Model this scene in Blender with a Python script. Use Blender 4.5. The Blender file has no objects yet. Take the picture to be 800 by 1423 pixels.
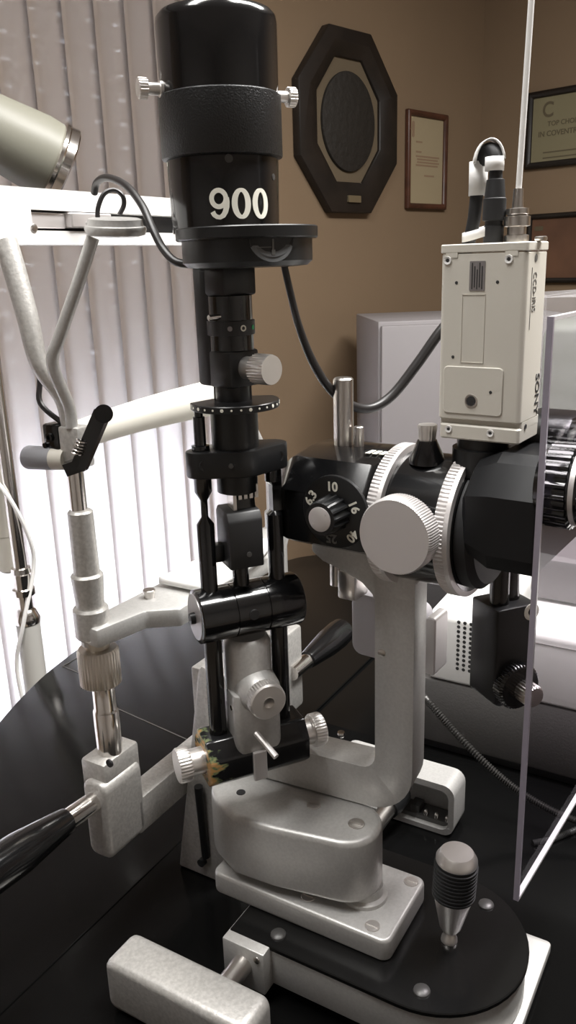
import bpy, bmesh, math, random
from mathutils import Vector, Matrix
random.seed(7)
# ------------------------------------------------------------------ camera model
W_, H_ = 800, 1423
FPX = 1150.0
PITCH, ROLL, YAW = math.radians(16.8), math.radians(1.84), math.radians(45)
CAMH, TZ = 0.57, 0.75            # eye height above the table top, table height
FW = Vector((math.sin(YAW), math.cos(YAW), 0)); RT = Vector((math.cos(YAW), -math.sin(YAW), 0)); UP = Vector((0, 0, 1))
def LW(p):                        # local (right, forward, above table) -> world
    return RT * p[0] + FW * p[1] + UP * (p[2] + TZ)
_f = Vector((0, math.cos(PITCH), -math.sin(PITCH))); _u0 = Vector((0, math.sin(PITCH), math.cos(PITCH)))
_u = _u0 * math.cos(ROLL) + Vector((1, 0, 0)) * math.sin(ROLL)
_r = Vector((1, 0, 0)) * math.cos(ROLL) - _u0 * math.sin(ROLL)
CL = Vector((0, 0, CAMH))
def ray(x, y): return _f + _r * ((x - 400) / FPX) - _u * ((y - 711.5) / FPX)
def AZ(x, y, z):
    d = ray(x, y); return CL + d * ((z - CAMH) / d.z)
def AD(x, y, D):
    d = ray(x, y); return CL + d * (D / d.y)

scene = bpy.context.scene
cam = bpy.data.cameras.new('camera'); camo = bpy.data.objects.new('camera', cam); scene.collection.objects.link(camo)
cam.sensor_fit = 'VERTICAL'; cam.sensor_height = 36; cam.lens = 36 * FPX / H_
cam.clip_start = 0.02; cam.clip_end = 100
def rot_lw(v): return RT * v.x + FW * v.y + UP * v.z
m3 = Matrix((rot_lw(_r), rot_lw(_u), rot_lw(-_f))).transposed()
camo.matrix_world = Matrix.Translation(LW(CL)) @ m3.to_4x4()
scene.camera = camo
vs = scene.view_settings
scene.display_settings.display_device = 'sRGB'
vs.view_transform = 'Standard'; vs.look = 'None'; vs.gamma = 1; vs.use_curve_mapping = False
vs.exposure = 0.32
try: scene.cycles.use_denoising = True
except Exception: pass
scene.cycles.max_bounces = 10; scene.cycles.transparent_max_bounces = 16
# daylight outside
world = bpy.data.worlds.new('sky'); scene.world = world; world.use_nodes = True
bg = world.node_tree.nodes['Background']; bg.inputs[0].default_value = (0.86, 0.90, 1.0, 1); bg.inputs[1].default_value = 10.0
# ceiling lamps of the room
def area(name, loc, sx, sy, power, col, target=None):
    l = bpy.data.lights.new(name, 'AREA'); l.shape = 'RECTANGLE'; l.size = sx; l.size_y = sy; l.energy = power; l.color = col
    o = bpy.data.objects.new(name, l); scene.collection.objects.link(o); o.location = loc
    if target is not None: o.rotation_euler = (Vector(target) - Vector(loc)).to_track_quat('-Z', 'Y').to_euler()
    return o
area('ceiling_lamp', LW((0.75, 0.75, 1.62)), 1.2, 0.30, 50, (1.0, 0.985, 0.96))
area('ceiling_lamp', LW((-0.25, 0.45, 1.62)), 1.2, 0.30, 20, (1.0, 0.985, 0.96))

# ------------------------------------------------------------------ frames and builders
class Fr:
    def __init__(s, o, az):
        s.o = Vector(o); t = math.radians(az)
        s.X = Vector((math.cos(t), math.sin(t), 0)); s.Y = Vector((-math.sin(t), math.cos(t), 0)); s.Z = Vector((0, 0, 1))
    def p(s, x, y, z): return s.o + s.X * x + s.Y * y + s.Z * z
    def inv(s, q):
        d = q - s.o; return Vector((d.dot(s.X), d.dot(s.Y), d.z))
    def px(s, x, y, Y):           # photo ray on the plane Y = const of this frame -> (X, Z)
        d = ray(x, y); k = (s.o + s.Y * Y - CL).dot(s.Y) / d.dot(s.Y); q = s.inv(CL + d * k); return q.x, q.z
    def pxX(s, x, y, X):
        d = ray(x, y); k = (s.o + s.X * X - CL).dot(s.X) / d.dot(s.X); q = s.inv(CL + d * k); return q.y, q.z
WORLD = Fr((0, 0, 0), 0)

def basis(axis):
    a = Vector(axis).normalized(); h = Vector((0, 0, 1)) if abs(a.z) < .9 else Vector((1, 0, 0))
    u = h.cross(a).normalized(); v = a.cross(u); return a, u, v

class B:
    """collects shapes in local coordinates and links them as ONE mesh object"""
    def __init__(s): s.bm = bmesh.new()
    def _merge(s, t, bev=0, seg=2, ang=30):
        if bev > 0:
            bmesh.ops.remove_doubles(t, verts=t.verts, dist=1e-6)
            bmesh.ops.recalc_face_normals(t, faces=t.faces)
            es = [e for e in t.edges if len(e.link_faces) == 2 and e.calc_face_angle(0) > math.radians(ang)]
            if es: bmesh.ops.bevel(t, geom=es, offset=bev, offset_type='OFFSET', segments=seg, profile=.5, affect='EDGES', clamp_overlap=True)
        bmesh.ops.recalc_face_normals(t, faces=t.faces)
        me = bpy.data.meshes.new('tmp'); t.to_mesh(me); s.bm.from_mesh(me); bpy.data.meshes.remove(me); t.free(); return s
    def box(s, fr, x0, x1, y0, y1, z0, z1, bev=0, seg=2):
        return s.prism(fr, [(x0, y0), (x1, y0), (x1, y1), (x0, y1)], z0, z1, bev, seg, plane='XY')
    def prism(s, fr, pts, a, b, bev=0, seg=2, plane='XY', ang=30, top_scale=None):
        t = bmesh.new()
        f = {'XY': lambda p, h: fr.p(p[0], p[1], h), 'XZ': lambda p, h: fr.p(p[0], h, p[1]), 'YZ': lambda p, h: fr.p(h, p[0], p[1])}[plane]
        lo = [t.verts.new(f(p, a)) for p in pts]
        if top_scale:
            cx = sum(p[0] for p in pts) / len(pts); cy = sum(p[1] for p in pts) / len(pts)
            pts = [(cx + (p[0] - cx) * top_scale, cy + (p[1] - cy) * top_scale) for p in pts]
        hi = [t.verts.new(f(p, b)) for p in pts]
        n = len(pts); t.faces.new(lo); t.faces.new(hi[::-1])
        for i in range(n): t.faces.new((lo[i], lo[(i + 1) % n], hi[(i + 1) % n], hi[i]))
        return s._merge(t, bev, seg, ang)
    def lathe(s, o, axis, prof, seg=40, ribs=0, depth=0, ribrange=None, bev=0):
        """prof: (t along axis, radius). ribs: knurl the stations whose index is in ribrange"""
        a, u, v = basis(axis); o = Vector(o); t = bmesh.new(); rings = []
        if ribs: seg = ribs * 4
        for k, (h, r) in enumerate(prof):
            ring = []
            if r <= 1e-7: ring = [t.verts.new(o + a * h)]
            else:
                for i in range(seg):
                    th = 2 * math.pi * i / seg; rr = r
                    if ribs and (ribrange is None or k in ribrange): rr = r - (depth if (i % 4) >= 2 else 0)
                    ring.append(t.verts.new(o + a * h + (u * math.cos(th) + v * math.sin(th)) * rr))
            rings.append(ring)
        for p, q in zip(rings, rings[1:]):
            for i in range(seg):
                j = (i + 1) % seg
                if len(p) == 1 and len(q) == 1: continue
                if len(p) == 1: t.faces.new((p[0], q[j], q[i]))
                elif len(q) == 1: t.faces.new((p[i], p[j], q[0]))
                else: t.faces.new((p[i], p[j], q[j], q[i]))
        if len(rings[0]) > 1: t.faces.new(rings[0][::-1])
        if len(rings[-1]) > 1: t.faces.new(rings[-1])
        return s._merge(t, bev)
    def cyl(s, p, q, r, r1=None, seg=32, ch=0):
        p = Vector(p); q = Vector(q); L = (q - p).length; r1 = r if r1 is None else r1
        pr = [(0, r), (L, r1)] if not ch else [(0, r - ch), (ch, r), (L - ch, r1), (L, r1 - ch)]
        return s.lathe(p, q - p, pr, seg)
    def tube(s, pts, r, seg=12, sub=8, radii=None, wave=0):
        P = [Vector(p) for p in pts]
        if sub > 1 and len(P) > 2:
            out = []; rad = []
            for i in range(len(P) - 1):
                p0, p1, p2, p3 = P[max(i - 1, 0)], P[i], P[i + 1], P[min(i + 2, len(P) - 1)]
                for k in range(sub):
                    w = k / sub
                    out.append(.5 * ((2 * p1) + (p2 - p0) * w + (2 * p0 - 5 * p1 + 4 * p2 - p3) * w * w + (3 * p1 - p0 - 3 * p2 + p3) * w ** 3))
                    if radii: rad.append(radii[i] * (1 - w) + radii[i + 1] * w)
            out.append(P[-1]); rad += [radii[-1]] if radii else []
            P = out; radii = rad or None
        t = bmesh.new(); rings = []; up = None
        for i, p in enumerate(P):
            d = (P[min(i + 1, len(P) - 1)] - P[max(i - 1, 0)]).normalized()
            if up is None: _, up, _ = basis(d)
            up = (up - d * up.dot(d)).normalized(); sd = d.cross(up)
            rr = radii[i] if radii else r
            if wave and i % 2: rr *= 1 - wave
            rings.append([t.verts.new(p + (up * math.cos(2 * math.pi * k / seg) + sd * math.sin(2 * math.pi * k / seg)) * rr) for k in range(seg)])
        for p, q in zip(rings, rings[1:]):
            for i in range(seg): t.faces.new((p[i], p[(i + 1) % seg], q[(i + 1) % seg], q[i]))
        t.faces.new(rings[0][::-1]); t.faces.new(rings[-1])
        return s._merge(t)
    def ribbon(s, rows):           # rows of points -> grid surface (open)
        t = bmesh.new(); R = [[t.verts.new(Vector(p)) for p in row] for row in rows]
        for a, b in zip(R, R[1:]):
            for i in range(len(a) - 1): t.faces.new((a[i], a[i + 1], b[i + 1], b[i]))
        return s._merge(t)
    def loft(s, rings, caps=True):   # closed rings of equal length
        t = bmesh.new(); R = [[t.verts.new(Vector(p)) for p in row] for row in rings]
        for a, b in zip(R, R[1:]):
            n = len(a)
            for i in range(n): t.faces.new((a[i], a[(i + 1) % n], b[(i + 1) % n], b[i]))
        if caps: t.faces.new(R[0][::-1]); t.faces.new(R[-1])
        return s._merge(t)
    def text(s, body, size, fn, ext=.0004, bold=.02, sx=1.0, spacing=1.0):
        """flat lettering centred on 0,0; fn maps (x, y, z) to a local point"""
        cu = bpy.data.curves.new('t', 'FONT'); cu.body = body; cu.size = size; cu.align_x = 'CENTER'; cu.align_y = 'CENTER'
        cu.extrude = ext; cu.offset = bold * size; cu.resolution_u = 4; cu.space_character = spacing
        ob = bpy.data.objects.new('t', cu); scene.collection.objects.link(ob)
        dg = bpy.context.evaluated_depsgraph_get(); dg.update()
        me = bpy.data.meshes.new_from_object(ob.evaluated_get(dg))
        bpy.data.objects.remove(ob); bpy.data.curves.remove(cu)
        t = bmesh.new(); t.from_mesh(me); bpy.data.meshes.remove(me)
        for v in t.verts: v.co = fn(v.co.x * sx, v.co.y, v.co.z)
        return s._merge(t)
    def build(s, name, mat, parent=None, smooth=35, kind=None, label=None):
        me = bpy.data.meshes.new(name)
        for v in s.bm.verts: v.co = LW(v.co)
        if parent is not None: base = WLOC[parent.name]
        else:
            xs = [v.co for v in s.bm.verts]
            base = Vector(((min(p.x for p in xs) + max(p.x for p in xs)) / 2, (min(p.y for p in xs) + max(p.y for p in xs)) / 2, min(p.z for p in xs)))
        for v in s.bm.verts: v.co -= base
        for f in s.bm.faces: f.smooth = True
        s.bm.to_mesh(me); s.bm.free()
        me.set_sharp_from_angle(angle=math.radians(smooth))
        me.materials.append(mat)
        o = bpy.data.objects.new(name, me); scene.collection.objects.link(o)
        if parent is not None:
            o.parent = parent; WLOC[o.name] = base            # children of it live in the same frame
        else:
            o.location = base; WLOC[o.name] = base
        if kind: o['kind'] = kind
        if label: o['label'] = label
        return o
WLOC = {}
def thing(name, label, cat, at, group=None):
    o = bpy.data.objects.new(name, None); o.empty_display_size = .02; scene.collection.objects.link(o)
    o.location = LW(at); WLOC[o.name] = LW(at); o['label'] = label; o['category'] = cat
    if group: o['group'] = group
    return o
def tag(o, label, cat, group=None, kind=None):
    o['label'] = label; o['category'] = cat
    if group: o['group'] = group
    if kind: o['kind'] = kind
    return o
def circ(cx, cy, r, a0, a1, n):
    return [(cx + r * math.cos(math.radians(a0 + (a1 - a0) * i / n)), cy + r * math.sin(math.radians(a0 + (a1 - a0) * i / n))) for i in range(n + 1)]
def rrect(x0, x1, y0, y1, r, n=5):
    return circ(x1 - r, y0 + r, r, -90, 0, n) + circ(x1 - r, y1 - r, r, 0, 90, n) + circ(x0 + r, y1 - r, r, 90, 180, n) + circ(x0 + r, y0 + r, r, 180, 270, n)

# ------------------------------------------------------------------ materials
def mat(name, col, rough=.5, metal=0.0, coat=0.0, bump=None, spec=.5, vary=None, sheen=0):
    m = bpy.data.materials.new(name); m.use_nodes = True; nt = m.node_tree; p = nt.nodes['Principled BSDF']
    p.inputs['Base Color'].default_value = (*col, 1); p.inputs['Roughness'].default_value = rough; p.inputs['Metallic'].default_value = metal
    p.inputs['Specular IOR Level'].default_value = spec
    if coat: p.inputs['Coat Weight'].default_value = coat; p.inputs['Coat Roughness'].default_value = .08
    tc = nt.nodes.new('ShaderNodeTexCoord')
    if bump:
        n = nt.nodes.new('ShaderNodeTexNoise'); n.inputs['Scale'].default_value = bump[0]; n.inputs['Detail'].default_value = 2
        b = nt.nodes.new('ShaderNodeBump'); b.inputs['Strength'].default_value = bump[1]; b.inputs['Distance'].default_value = bump[2] if len(bump) > 2 else .001
        nt.links.new(tc.outputs['Object'], n.inputs['Vector']); nt.links.new(n.outputs['Fac'], b.inputs['Height']); nt.links.new(b.outputs['Normal'], p.inputs['Normal'])
    if vary:
        n2 = nt.nodes.new('ShaderNodeTexNoise'); n2.inputs['Scale'].default_value = vary[0]; n2.inputs['Detail'].default_value = 3
        r = nt.nodes.new('ShaderNodeValToRGB'); c = col; k = vary[1]
        r.color_ramp.elements[0].position = .35; r.color_ramp.elements[1].position = .65
        r.color_ramp.elements[0].color = (c[0] * (1 - k), c[1] * (1 - k), c[2] * (1 - k), 1); r.color_ramp.elements[1].color = (min(c[0] * (1 + k), 1), min(c[1] * (1 + k), 1), min(c[2] * (1 + k), 1), 1)
        nt.links.new(tc.outputs['Object'], n2.inputs['Vector']); nt.links.new(n2.outputs['Fac'], r.inputs['Fac']); nt.links.new(r.outputs['Color'], p.inputs['Base Color'])
    return m
M = {}
M['hammer'] = mat('silver_hammertone', (.53, .522, .505), .40, .45, bump=(700, .14, .0006), vary=(420, .05))
M['hammer_coarse'] = mat('silver_hammertone_coarse', (.53, .515, .49), .42, .45, bump=(420, .25, .0008), vary=(330, .10))
M['chrome'] = mat('chrome', (.78, .75, .72), .16, 1)
M['steel'] = mat('brushed_steel', (.66, .63, .60), .28, 1, bump=(700, .05))
M['alu'] = mat('satin_aluminium', (.80, .77, .74), .36, .85)
M['alu_pale'] = mat('anodised_aluminium', (.72, .69, .68), .42, .6)
M['gloss'] = mat('black_lacquer', (.006, .006, .0065), .16, 0, coat=.4)
M['satin'] = mat('black_satin', (.009, .0093, .010), .33)
M['wrinkle'] = mat('black_wrinkle_paint', (.013, .0135, .0145), .36, bump=(900, .55, .0010))
M['charcoal'] = mat('charcoal_plastic', (.020, .020, .021), .45)
M['grey_dark'] = mat('dark_grey_metal', (.09, .088, .086), .4, .5)
M['rubber'] = mat('black_rubber', (.014, .014, .015), .6)
M['cream'] = mat('cream_enamel', (.66, .63, .56), .42, bump=(900, .06))
M['white'] = mat('white_plastic', (.82, .81, .79), .4)
M['white_paint'] = mat('white_enamel', (.84, .83, .81), .35)
M['ink'] = mat('black_print', (.03, .03, .03), .6)
M['ink_white'] = mat('cream_print', (.86, .84, .74), .5)
M['ink_grey'] = mat('dark_grey_print', (.16, .16, .155), .6)  # dark grey, for one dial numeral and the window scale marks
M['green'] = mat('green_print', (.02, .30, .10), .5)
M['lens'] = mat('grey_plastic_glass', (.13, .135, .14), .12)
M['lav'] = mat('pale_lavender_grey_enamel', (.46, .44, .46), .45)
M['grey_knob'] = mat('grey_rubber_knob', (.30, .30, .32), .5)
M['foil'] = mat('silver_foil_sticker', (.32, .30, .30), .35, .5)
M['olive'] = mat('grey_green_enamel', (.19, .185, .15), .45)
M['cable'] = mat('black_cable_sheath', (.022, .020, .020), .38)
M['stand'] = mat('dark_grey_texture_paint', (.095, .09, .087), .55, bump=(420, .3))
M['device'] = mat('warm_grey_plastic', (.13, .118, .122), .45)
M['palegreen'] = mat('pale_green_enamel', (.30, .335, .275), .5)
M['wood'] = mat('dark_stained_wood', (.010, .0065, .0045), .5, vary=(14, .35))
M['wood_red'] = mat('mahogany_wood', (.06, .022, .012), .4, vary=(20, .3))
M['tablemat'] = mat('black_table_laminate', (.004, .004, .004), .15, spec=.11)
M['groove'] = mat('groove_edge', (.07, .065, .06), .3)
M['topplate'] = mat('black_worn_plate', (.007, .007, .007), .2, bump=(160, .03), spec=.35)
M['bracket'] = mat('grey_cast_metal', (.33, .30, .275), .38, .6, bump=(380, .12), vary=(60, .1))

def wall_mat(name, col):
    return mat(name, col, .85, bump=(160, .10, .001), vary=(3, .03))
M['wall'] = wall_mat('tan_wall_paint', (.195, .133, .080))
M['wall_pale'] = wall_mat('pale_wall_paint', (.46, .43, .40))
M['ceil'] = wall_mat('ceiling_paint', (.70, .68, .66))
M['floor'] = mat('carpet_tan', (.30, .25, .2), .95, bump=(300, .4))

def worn_black():
    m = mat('chipped_black_lacquer', (.012, .012, .013), .18); nt = m.node_tree; p = nt.nodes['Principled BSDF']
    tc = nt.nodes.new('ShaderNodeTexCoord'); mp = nt.nodes.new('ShaderNodeMapping'); nz = nt.nodes.new('ShaderNodeTexNoise'); nz.inputs['Scale'].default_value = 190; nz.inputs['Detail'].default_value = 5
    nt.links.new(tc.outputs['Generated'], nz.inputs['Vector']); nz.inputs['Scale'].default_value = 9
    sep = nt.nodes.new('ShaderNodeAttribute'); sep.attribute_name = 'wear'
    ad = nt.nodes.new('ShaderNodeMath'); ad.operation = 'ADD'
    nt.links.new(nz.outputs['Fac'], ad.inputs[0]); nt.links.new(sep.outputs['Fac'], ad.inputs[1])
    r = nt.nodes.new('ShaderNodeValToRGB'); r.color_ramp.interpolation = 'LINEAR'
    e = r.color_ramp.elements; e[0].position = .66; e[0].color = (.012, .012, .013, 1); e[1].position = .74; e[1].color = (.16, .20, .10, 1)
    e2 = e.new(.82); e2.color = (.45, .25, .09, 1); e3 = e.new(1.0); e3.color = (.50, .30, .14, 1)
    nt.links.new(ad.outputs[0], r.inputs['Fac']); nt.links.new(r.outputs['Color'], p.inputs['Base Color'])
    return m
M['worn'] = worn_black()

def acrylic(name, tint, gloss=.035):
    m = bpy.data.materials.new(name); m.use_nodes = True; nt = m.node_tree; nt.nodes.remove(nt.nodes['Principled BSDF'])
    out = nt.nodes['Material Output']; t = nt.nodes.new('ShaderNodeBsdfTransparent'); t.inputs[0].default_value = (*tint, 1)
    g = nt.nodes.new('ShaderNodeBsdfGlossy'); g.inputs['Roughness'].default_value = .03
    mx = nt.nodes.new('ShaderNodeMixShader')
    mx.inputs[0].default_value = gloss; nt.links.new(t.outputs[0], mx.inputs[1]); nt.links.new(g.outputs[0], mx.inputs[2]); nt.links.new(mx.outputs[0], out.inputs[0])
    return m
M['acrylic'] = acrylic('clear_acrylic', (.93, .91, .94))
M['glass'] = acrylic('window_glass', (.95, .97, .97))
M['acr_edge'] = mat('acrylic_edge_reflection', (.30, .275, .33), .25)  # opaque purple grey paints in the light reflected inside the clear sheet's edge
M['acr_edge2'] = mat('acrylic_edge_bright_reflection', (.62, .60, .62), .3)  # lighter copy of the edge colour, paints the bright line along the rim

def fabric(name, col, trans, clear=0.0):
    m = bpy.data.materials.new(name); m.use_nodes = True; nt = m.node_tree; nt.nodes.remove(nt.nodes['Principled BSDF']); out = nt.nodes['Material Output']
    d = nt.nodes.new('ShaderNodeBsdfDiffuse'); d.inputs[0].default_value = (*col, 1)
    t = nt.nodes.new('ShaderNodeBsdfTranslucent'); t.inputs[0].default_value = (.78, .74, .74, 1)
    mx = nt.nodes.new('ShaderNodeMixShader'); mx.inputs[0].default_value = trans
    nt.links.new(d.outputs[0], mx.inputs[1]); nt.links.new(t.outputs[0], mx.inputs[2])
    last = mx
    if clear:
        tr = nt.nodes.new('ShaderNodeBsdfTransparent'); m2 = nt.nodes.new('ShaderNodeMixShader'); m2.inputs[0].default_value = clear
        nt.links.new(mx.outputs[0], m2.inputs[1]); nt.links.new(tr.outputs[0], m2.inputs[2]); last = m2
    nt.links.new(last.outputs[0], out.inputs[0]); return m
M['slat'] = fabric('blind_fabric', (.36, .305, .26), .52, .11)
M['film'] = fabric('clear_plastic_film', (.50, .48, .50), .4, .66)
M['band'] = mat('white_band', (.86, .83, .74), .5)

# ------------------------------------------------------------------ the room (world axes)
def wbox(name, x0, x1, y0, y1, z0, z1, m, kind='structure', parent=None, bev=0):
    b = B(); inv = lambda x, y, z: Vector((Vector((x, y, 0)).dot(RT), Vector((x, y, 0)).dot(FW), z - TZ))
    class WF:                     # a frame whose axes are the room's
        def p(s, x, y, z): return inv(x, y, z)
    b.prism(WF(), [(x0, y0), (x1, y0), (x1, y1), (x0, y1)], z0, z1, bev)
    return b.build(name, m, parent, kind=kind)
class RoomF:
    def p(s, x, y, z): return Vector((Vector((x, y, 0)).dot(RT), Vector((x, y, 0)).dot(FW), z - TZ))
RF = RoomF()
XW, XE, YS, YN, ZC = -2.3, 2.606, -2.2, 1.64, 2.45
wx0, wx1, wz0, wz1 = -0.75, 1.36, 0.12, 2.15       # window opening in the left wall
wbox('floor', XW, XE, YS, YN, -.1, 0, M['floor'])
wbox('ceiling', XW - .15, XE + .15, YS - .15, YN + .2, ZC, ZC + .1, M['ceil'])
wl = B()
for (a, b_, c, d) in ((XW, wx0, 0, ZC), (wx1, XE, 0, ZC), (wx0, wx1, 0, wz0), (wx0, wx1, wz1, ZC)):
    wl.prism(RF, [(a, YN), (b_, YN), (b_, YN + .16), (a, YN + .16)], c, d)
wl.build('wall_left', M['wall'], kind='structure')
wbox('wall_right', XE, XE + .15, YS, YN + .16, 0, ZC, M['wall'])
wbox('wall_back', XW, XE + .15, YS - .15, YS, 0, ZC, M['wall_pale'])
wbox('wall_far_left', XW - .15, XW, YS - .15, YN + .16, 0, ZC, M['wall_pale'])
bbn = wbox('baseboard_left', wx1 + .02, XE, YN - .014, YN, 0, .09, M['white_paint'], bev=.003)
wbox('baseboard_right', XE - .014, XE, YS, YN - .014, 0, .09, M['white_paint'], bev=.003)
# window with its frame, pane and the roller shutter outside
wf = B(); fy0, fy1 = YN + .07, YN + .11
for (a, b_, c, d) in ((wx0, wx0 + .05, wz0, wz1), (wx1 - .05, wx1, wz0, wz1), (wx0, wx1, wz0, wz0 + .05), (wx0, wx1, wz1 - .05, wz1), (.28, .33, wz0, wz1)):
    wf.prism(RF, [(a, fy0), (b_, fy0), (b_, fy1), (a, fy1)], c, d, .003)
win = wf.build('window_1', M['white_paint'], kind='structure')
g = B(); g.prism(RF, [(wx0 + .03, YN + .085), (wx1 - .03, YN + .085), (wx1 - .03, YN + .091), (wx0 + .03, YN + .091)], wz0 + .03, wz1 - .03); g.build('window_pane', M['glass'], win)
M['shutter'] = mat('shutter_slats', (.45, .44, .44), .6)
sh = B(); sz = .92; k = 0
while sz < wz1 - .01:
    z1 = sz + .043
    sh.prism(RF, [(wx0 + .005, YN + .128), (wx1 - .005, YN + .128), (wx1 - .005, YN + .138), (wx0 + .005, YN + .138)], sz, z1)
    x = wx0 + .01
    while x < wx1 - .01:          # bridges between the light slots of the shutter
        ln = .05; sh.prism(RF, [(x, YN + .131), (x + ln, YN + .131), (x + ln, YN + .136), (x, YN + .136)], z1, z1 + .009); x += ln + .022
    sz += .052
sh.build('window_shutter', M['shutter'], win)
# vertical blind
vb = thing('vertical_blind', 'vertical fabric blind of overlapping beige slats hanging in front of the window', 'window blind', (Vector((.4, 1.56, 0)).dot(RT), Vector((.4, 1.56, 0)).dot(FW), .02 - TZ))
b = B(); b.prism(RF, [(-.62, 1.555), (1.40, 1.555), (1.40, 1.605), (-.62, 1.605)], 2.26, 2.30, .004); b.build('headrail', M['white_paint'], vb)
xs = -.58; ang = math.radians(11)
while xs < 1.37:
    sl = B(); rows = []
    for zz in (.06, .6, 1.2, 1.8, 2.26):
        row = []
        for j in range(7):
            w = -.0445 + .089 * j / 6; bow = .005 * (1 - (w / .0445) ** 2)
            row.append(RF.p(xs + w * math.cos(ang) - bow * math.sin(ang), 1.575 + w * math.sin(ang) + bow, zz))
        rows.append(row)
    sl.ribbon(rows); o = sl.build('slat', M['slat'], vb)
    so = o.modifiers.new('thick', 'SOLIDIFY'); so.thickness = .0007
    xs += .0735

# wall pictures
def wall_pt(px, py, side):        # point of the photo on the left (y) or right (x) wall, in room axes
    d = ray(px, py); dw = rot_lw(d); o = LW(CL)
    k = (YN - .001 - o.y) / dw.y if side == 'L' else (XE - .001 - o.x) / dw.x
    return o + dw * k
def at_local(w): return (w.dot(RT) if False else Vector((w.x, w.y, 0)).dot(RT), Vector((w.x, w.y, 0)).dot(FW), w.z - TZ)
def octo(cx, cz, hw, hh, cw, chh): # elongated octagon
    return [(cx - cw, cz - hh), (cx + cw, cz - hh), (cx + hw, cz - chh), (cx + hw, cz + chh), (cx + cw, cz + hh), (cx - cw, cz + hh), (cx - hw, cz + chh), (cx - hw, cz - chh)]
class WallL:                      # x along the left wall, z height, y out of the wall into the room
    def p(s, x, y, z): return RF.p(x, YN - y, z)
class WallR:
    def p(s, x, y, z): return RF.p(XE - y, x, z)
WLF, WRF = WallL(), WallR()
def ring_frame(bld, fr, outer, inner, y0, y1, lip=None):
    n = len(outer); t = bmesh.new()
    def L_(pts, y): return [t.verts.new(fr.p(p[0], y, p[1])) for p in pts]
    mid = [((o_[0] * .5 + i_[0] * .5), (o_[1] * .5 + i_[1] * .5)) for o_, i_ in zip(outer, inner)]
    a = L_(outer, y0); b_ = L_(outer, y1 * .8); c = L_(mid, y1); d = L_(inner, y1 * .62); e_ = L_(inner, y0)
    for p, q in ((a, b_), (b_, c), (c, d), (d, e_), (e_, a)):
        for i in range(n): t.faces.new((p[i], p[(i + 1) % n], q[(i + 1) % n], q[i]))
    return bld._merge(t, .002, 1)
tl, br_ = wall_pt(406, 165, 'L'), wall_pt(549, 185, 'L'); top, bot = wall_pt(484, 36, 'L').z, wall_pt(480, 296, 'L').z
ocx, ocz = (tl.x + br_.x) / 2, (top + bot) / 2; ohw, ohh = (br_.x - tl.x) / 2 * .945, (top - bot) / 2 * .97; ocx -= .012; ocz -= .008
oc = thing('octagonal_plaque', 'large dark octagonal wooden plaque with an oval centre on the tan wall', 'wall plaque', at_local(Vector((ocx, YN, ocz))))
O1 = octo(ocx, ocz, ohw, ohh, ohw * .42, ohh * .40); O2 = octo(ocx, ocz + .006, ohw * .64, ohh * .675, ohw * .27, ohh * .275)
b = B(); ring_frame(b, WLF, O1, O2, 0.001, .034); b.build('frame', M['wood'], oc)
b = B(); b.prism(WLF, O2, .002, .012, plane='XZ'); b.build('mat_board', mat('olive_mat_board', (.12, .09, .055), .8), oc)
el = [(ocx + ohw * .535 * math.cos(t * math.pi / 32), ocz + .004 + ohh * .55 * math.sin(t * math.pi / 32)) for t in range(64)]
b = B(); b.prism(WLF, el, .010, .022, .004, 2, plane='XZ'); b.build('oval_relief', mat('bronze_relief', (.014, .011, .008), .7, .0, bump=(45, .5, .008)), oc)
b = B(); nz = ocz - ohh * .845; b.prism(WLF, rrect(ocx - .027, ocx + .027, nz - .009, nz + .009, .002), .02, .038, plane='XZ'); b.build('name_plate', mat('brass_plate', (.30, .25, .16), .4, .7), oc)

def picture(side, name, label, x0, x1, z0, z1, fwid, wood, paper, cat='framed certificate'):
    fr = WLF if side == 'L' else WRF
    cx, cz = (x0 + x1) / 2, (z0 + z1) / 2
    r = thing(name, label, cat, at_local(Vector((cx, YN, z0)) if side == 'L' else Vector((XE, cx, z0))))
    o_ = [(x0, z0), (x1, z0), (x1, z1), (x0, z1)]; i_ = [(x0 + fwid, z0 + fwid), (x1 - fwid, z0 + fwid), (x1 - fwid, z1 - fwid), (x0 + fwid, z1 - fwid)]
    b = B(); ring_frame(b, fr, o_, i_, .001, .018); b.build('frame', wood, r)
    b = B(); b.prism(fr, i_, .002, .006, plane='XZ'); pp = b.build('paper', paper, r)
    return r, fr, pp
a_, c_ = wall_pt(562, 221, 'L'), wall_pt(617, 225, 'L'); t_, u_ = wall_pt(590, 156, 'L').z, wall_pt(586, 291, 'L').z
r, fr, pp = picture('L', 'framed_letter', 'small portrait framed letter to the right of the octagonal plaque', a_.x, c_.x, u_, t_, .017, M['wood_red'], mat('aged_letter_paper', (.31, .25, .155), .8))
b = B(); w0 = a_.x + .05; w1 = c_.x - .03; hh = t_ - u_
for k, (f0, f1, s) in enumerate([(0, .25, .30), (0, .22, .40), (0, .95, .445), (.05, .9, .475), (.05, .95, .505), (0, .9, .535), (.35, .75, .64)]):
    b.prism(fr, [(w0 + (w1 - w0) * f0, t_ - hh * s - .005), (w0 + (w1 - w0) * f1, t_ - hh * s - .005), (w0 + (w1 - w0) * f1, t_ - hh * s), (w0 + (w1 - w0) * f0, t_ - hh * s)], .006, .0064, plane='XZ')
b.prism(fr, rrect(a_.x + .028, a_.x + .042, t_ - .075, t_ - .03, .005), .006, .0064, plane='XZ')
b.build('writing', mat('faded_letter_ink', (.24, .16, .10), .8), r)
a_ = wall_pt(733, 180, 'R'); t_, u_ = wall_pt(735, 130, 'R').z, wall_pt(733, 236, 'R').z
yr0 = a_.y; yr1 = yr0 - .40
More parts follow.
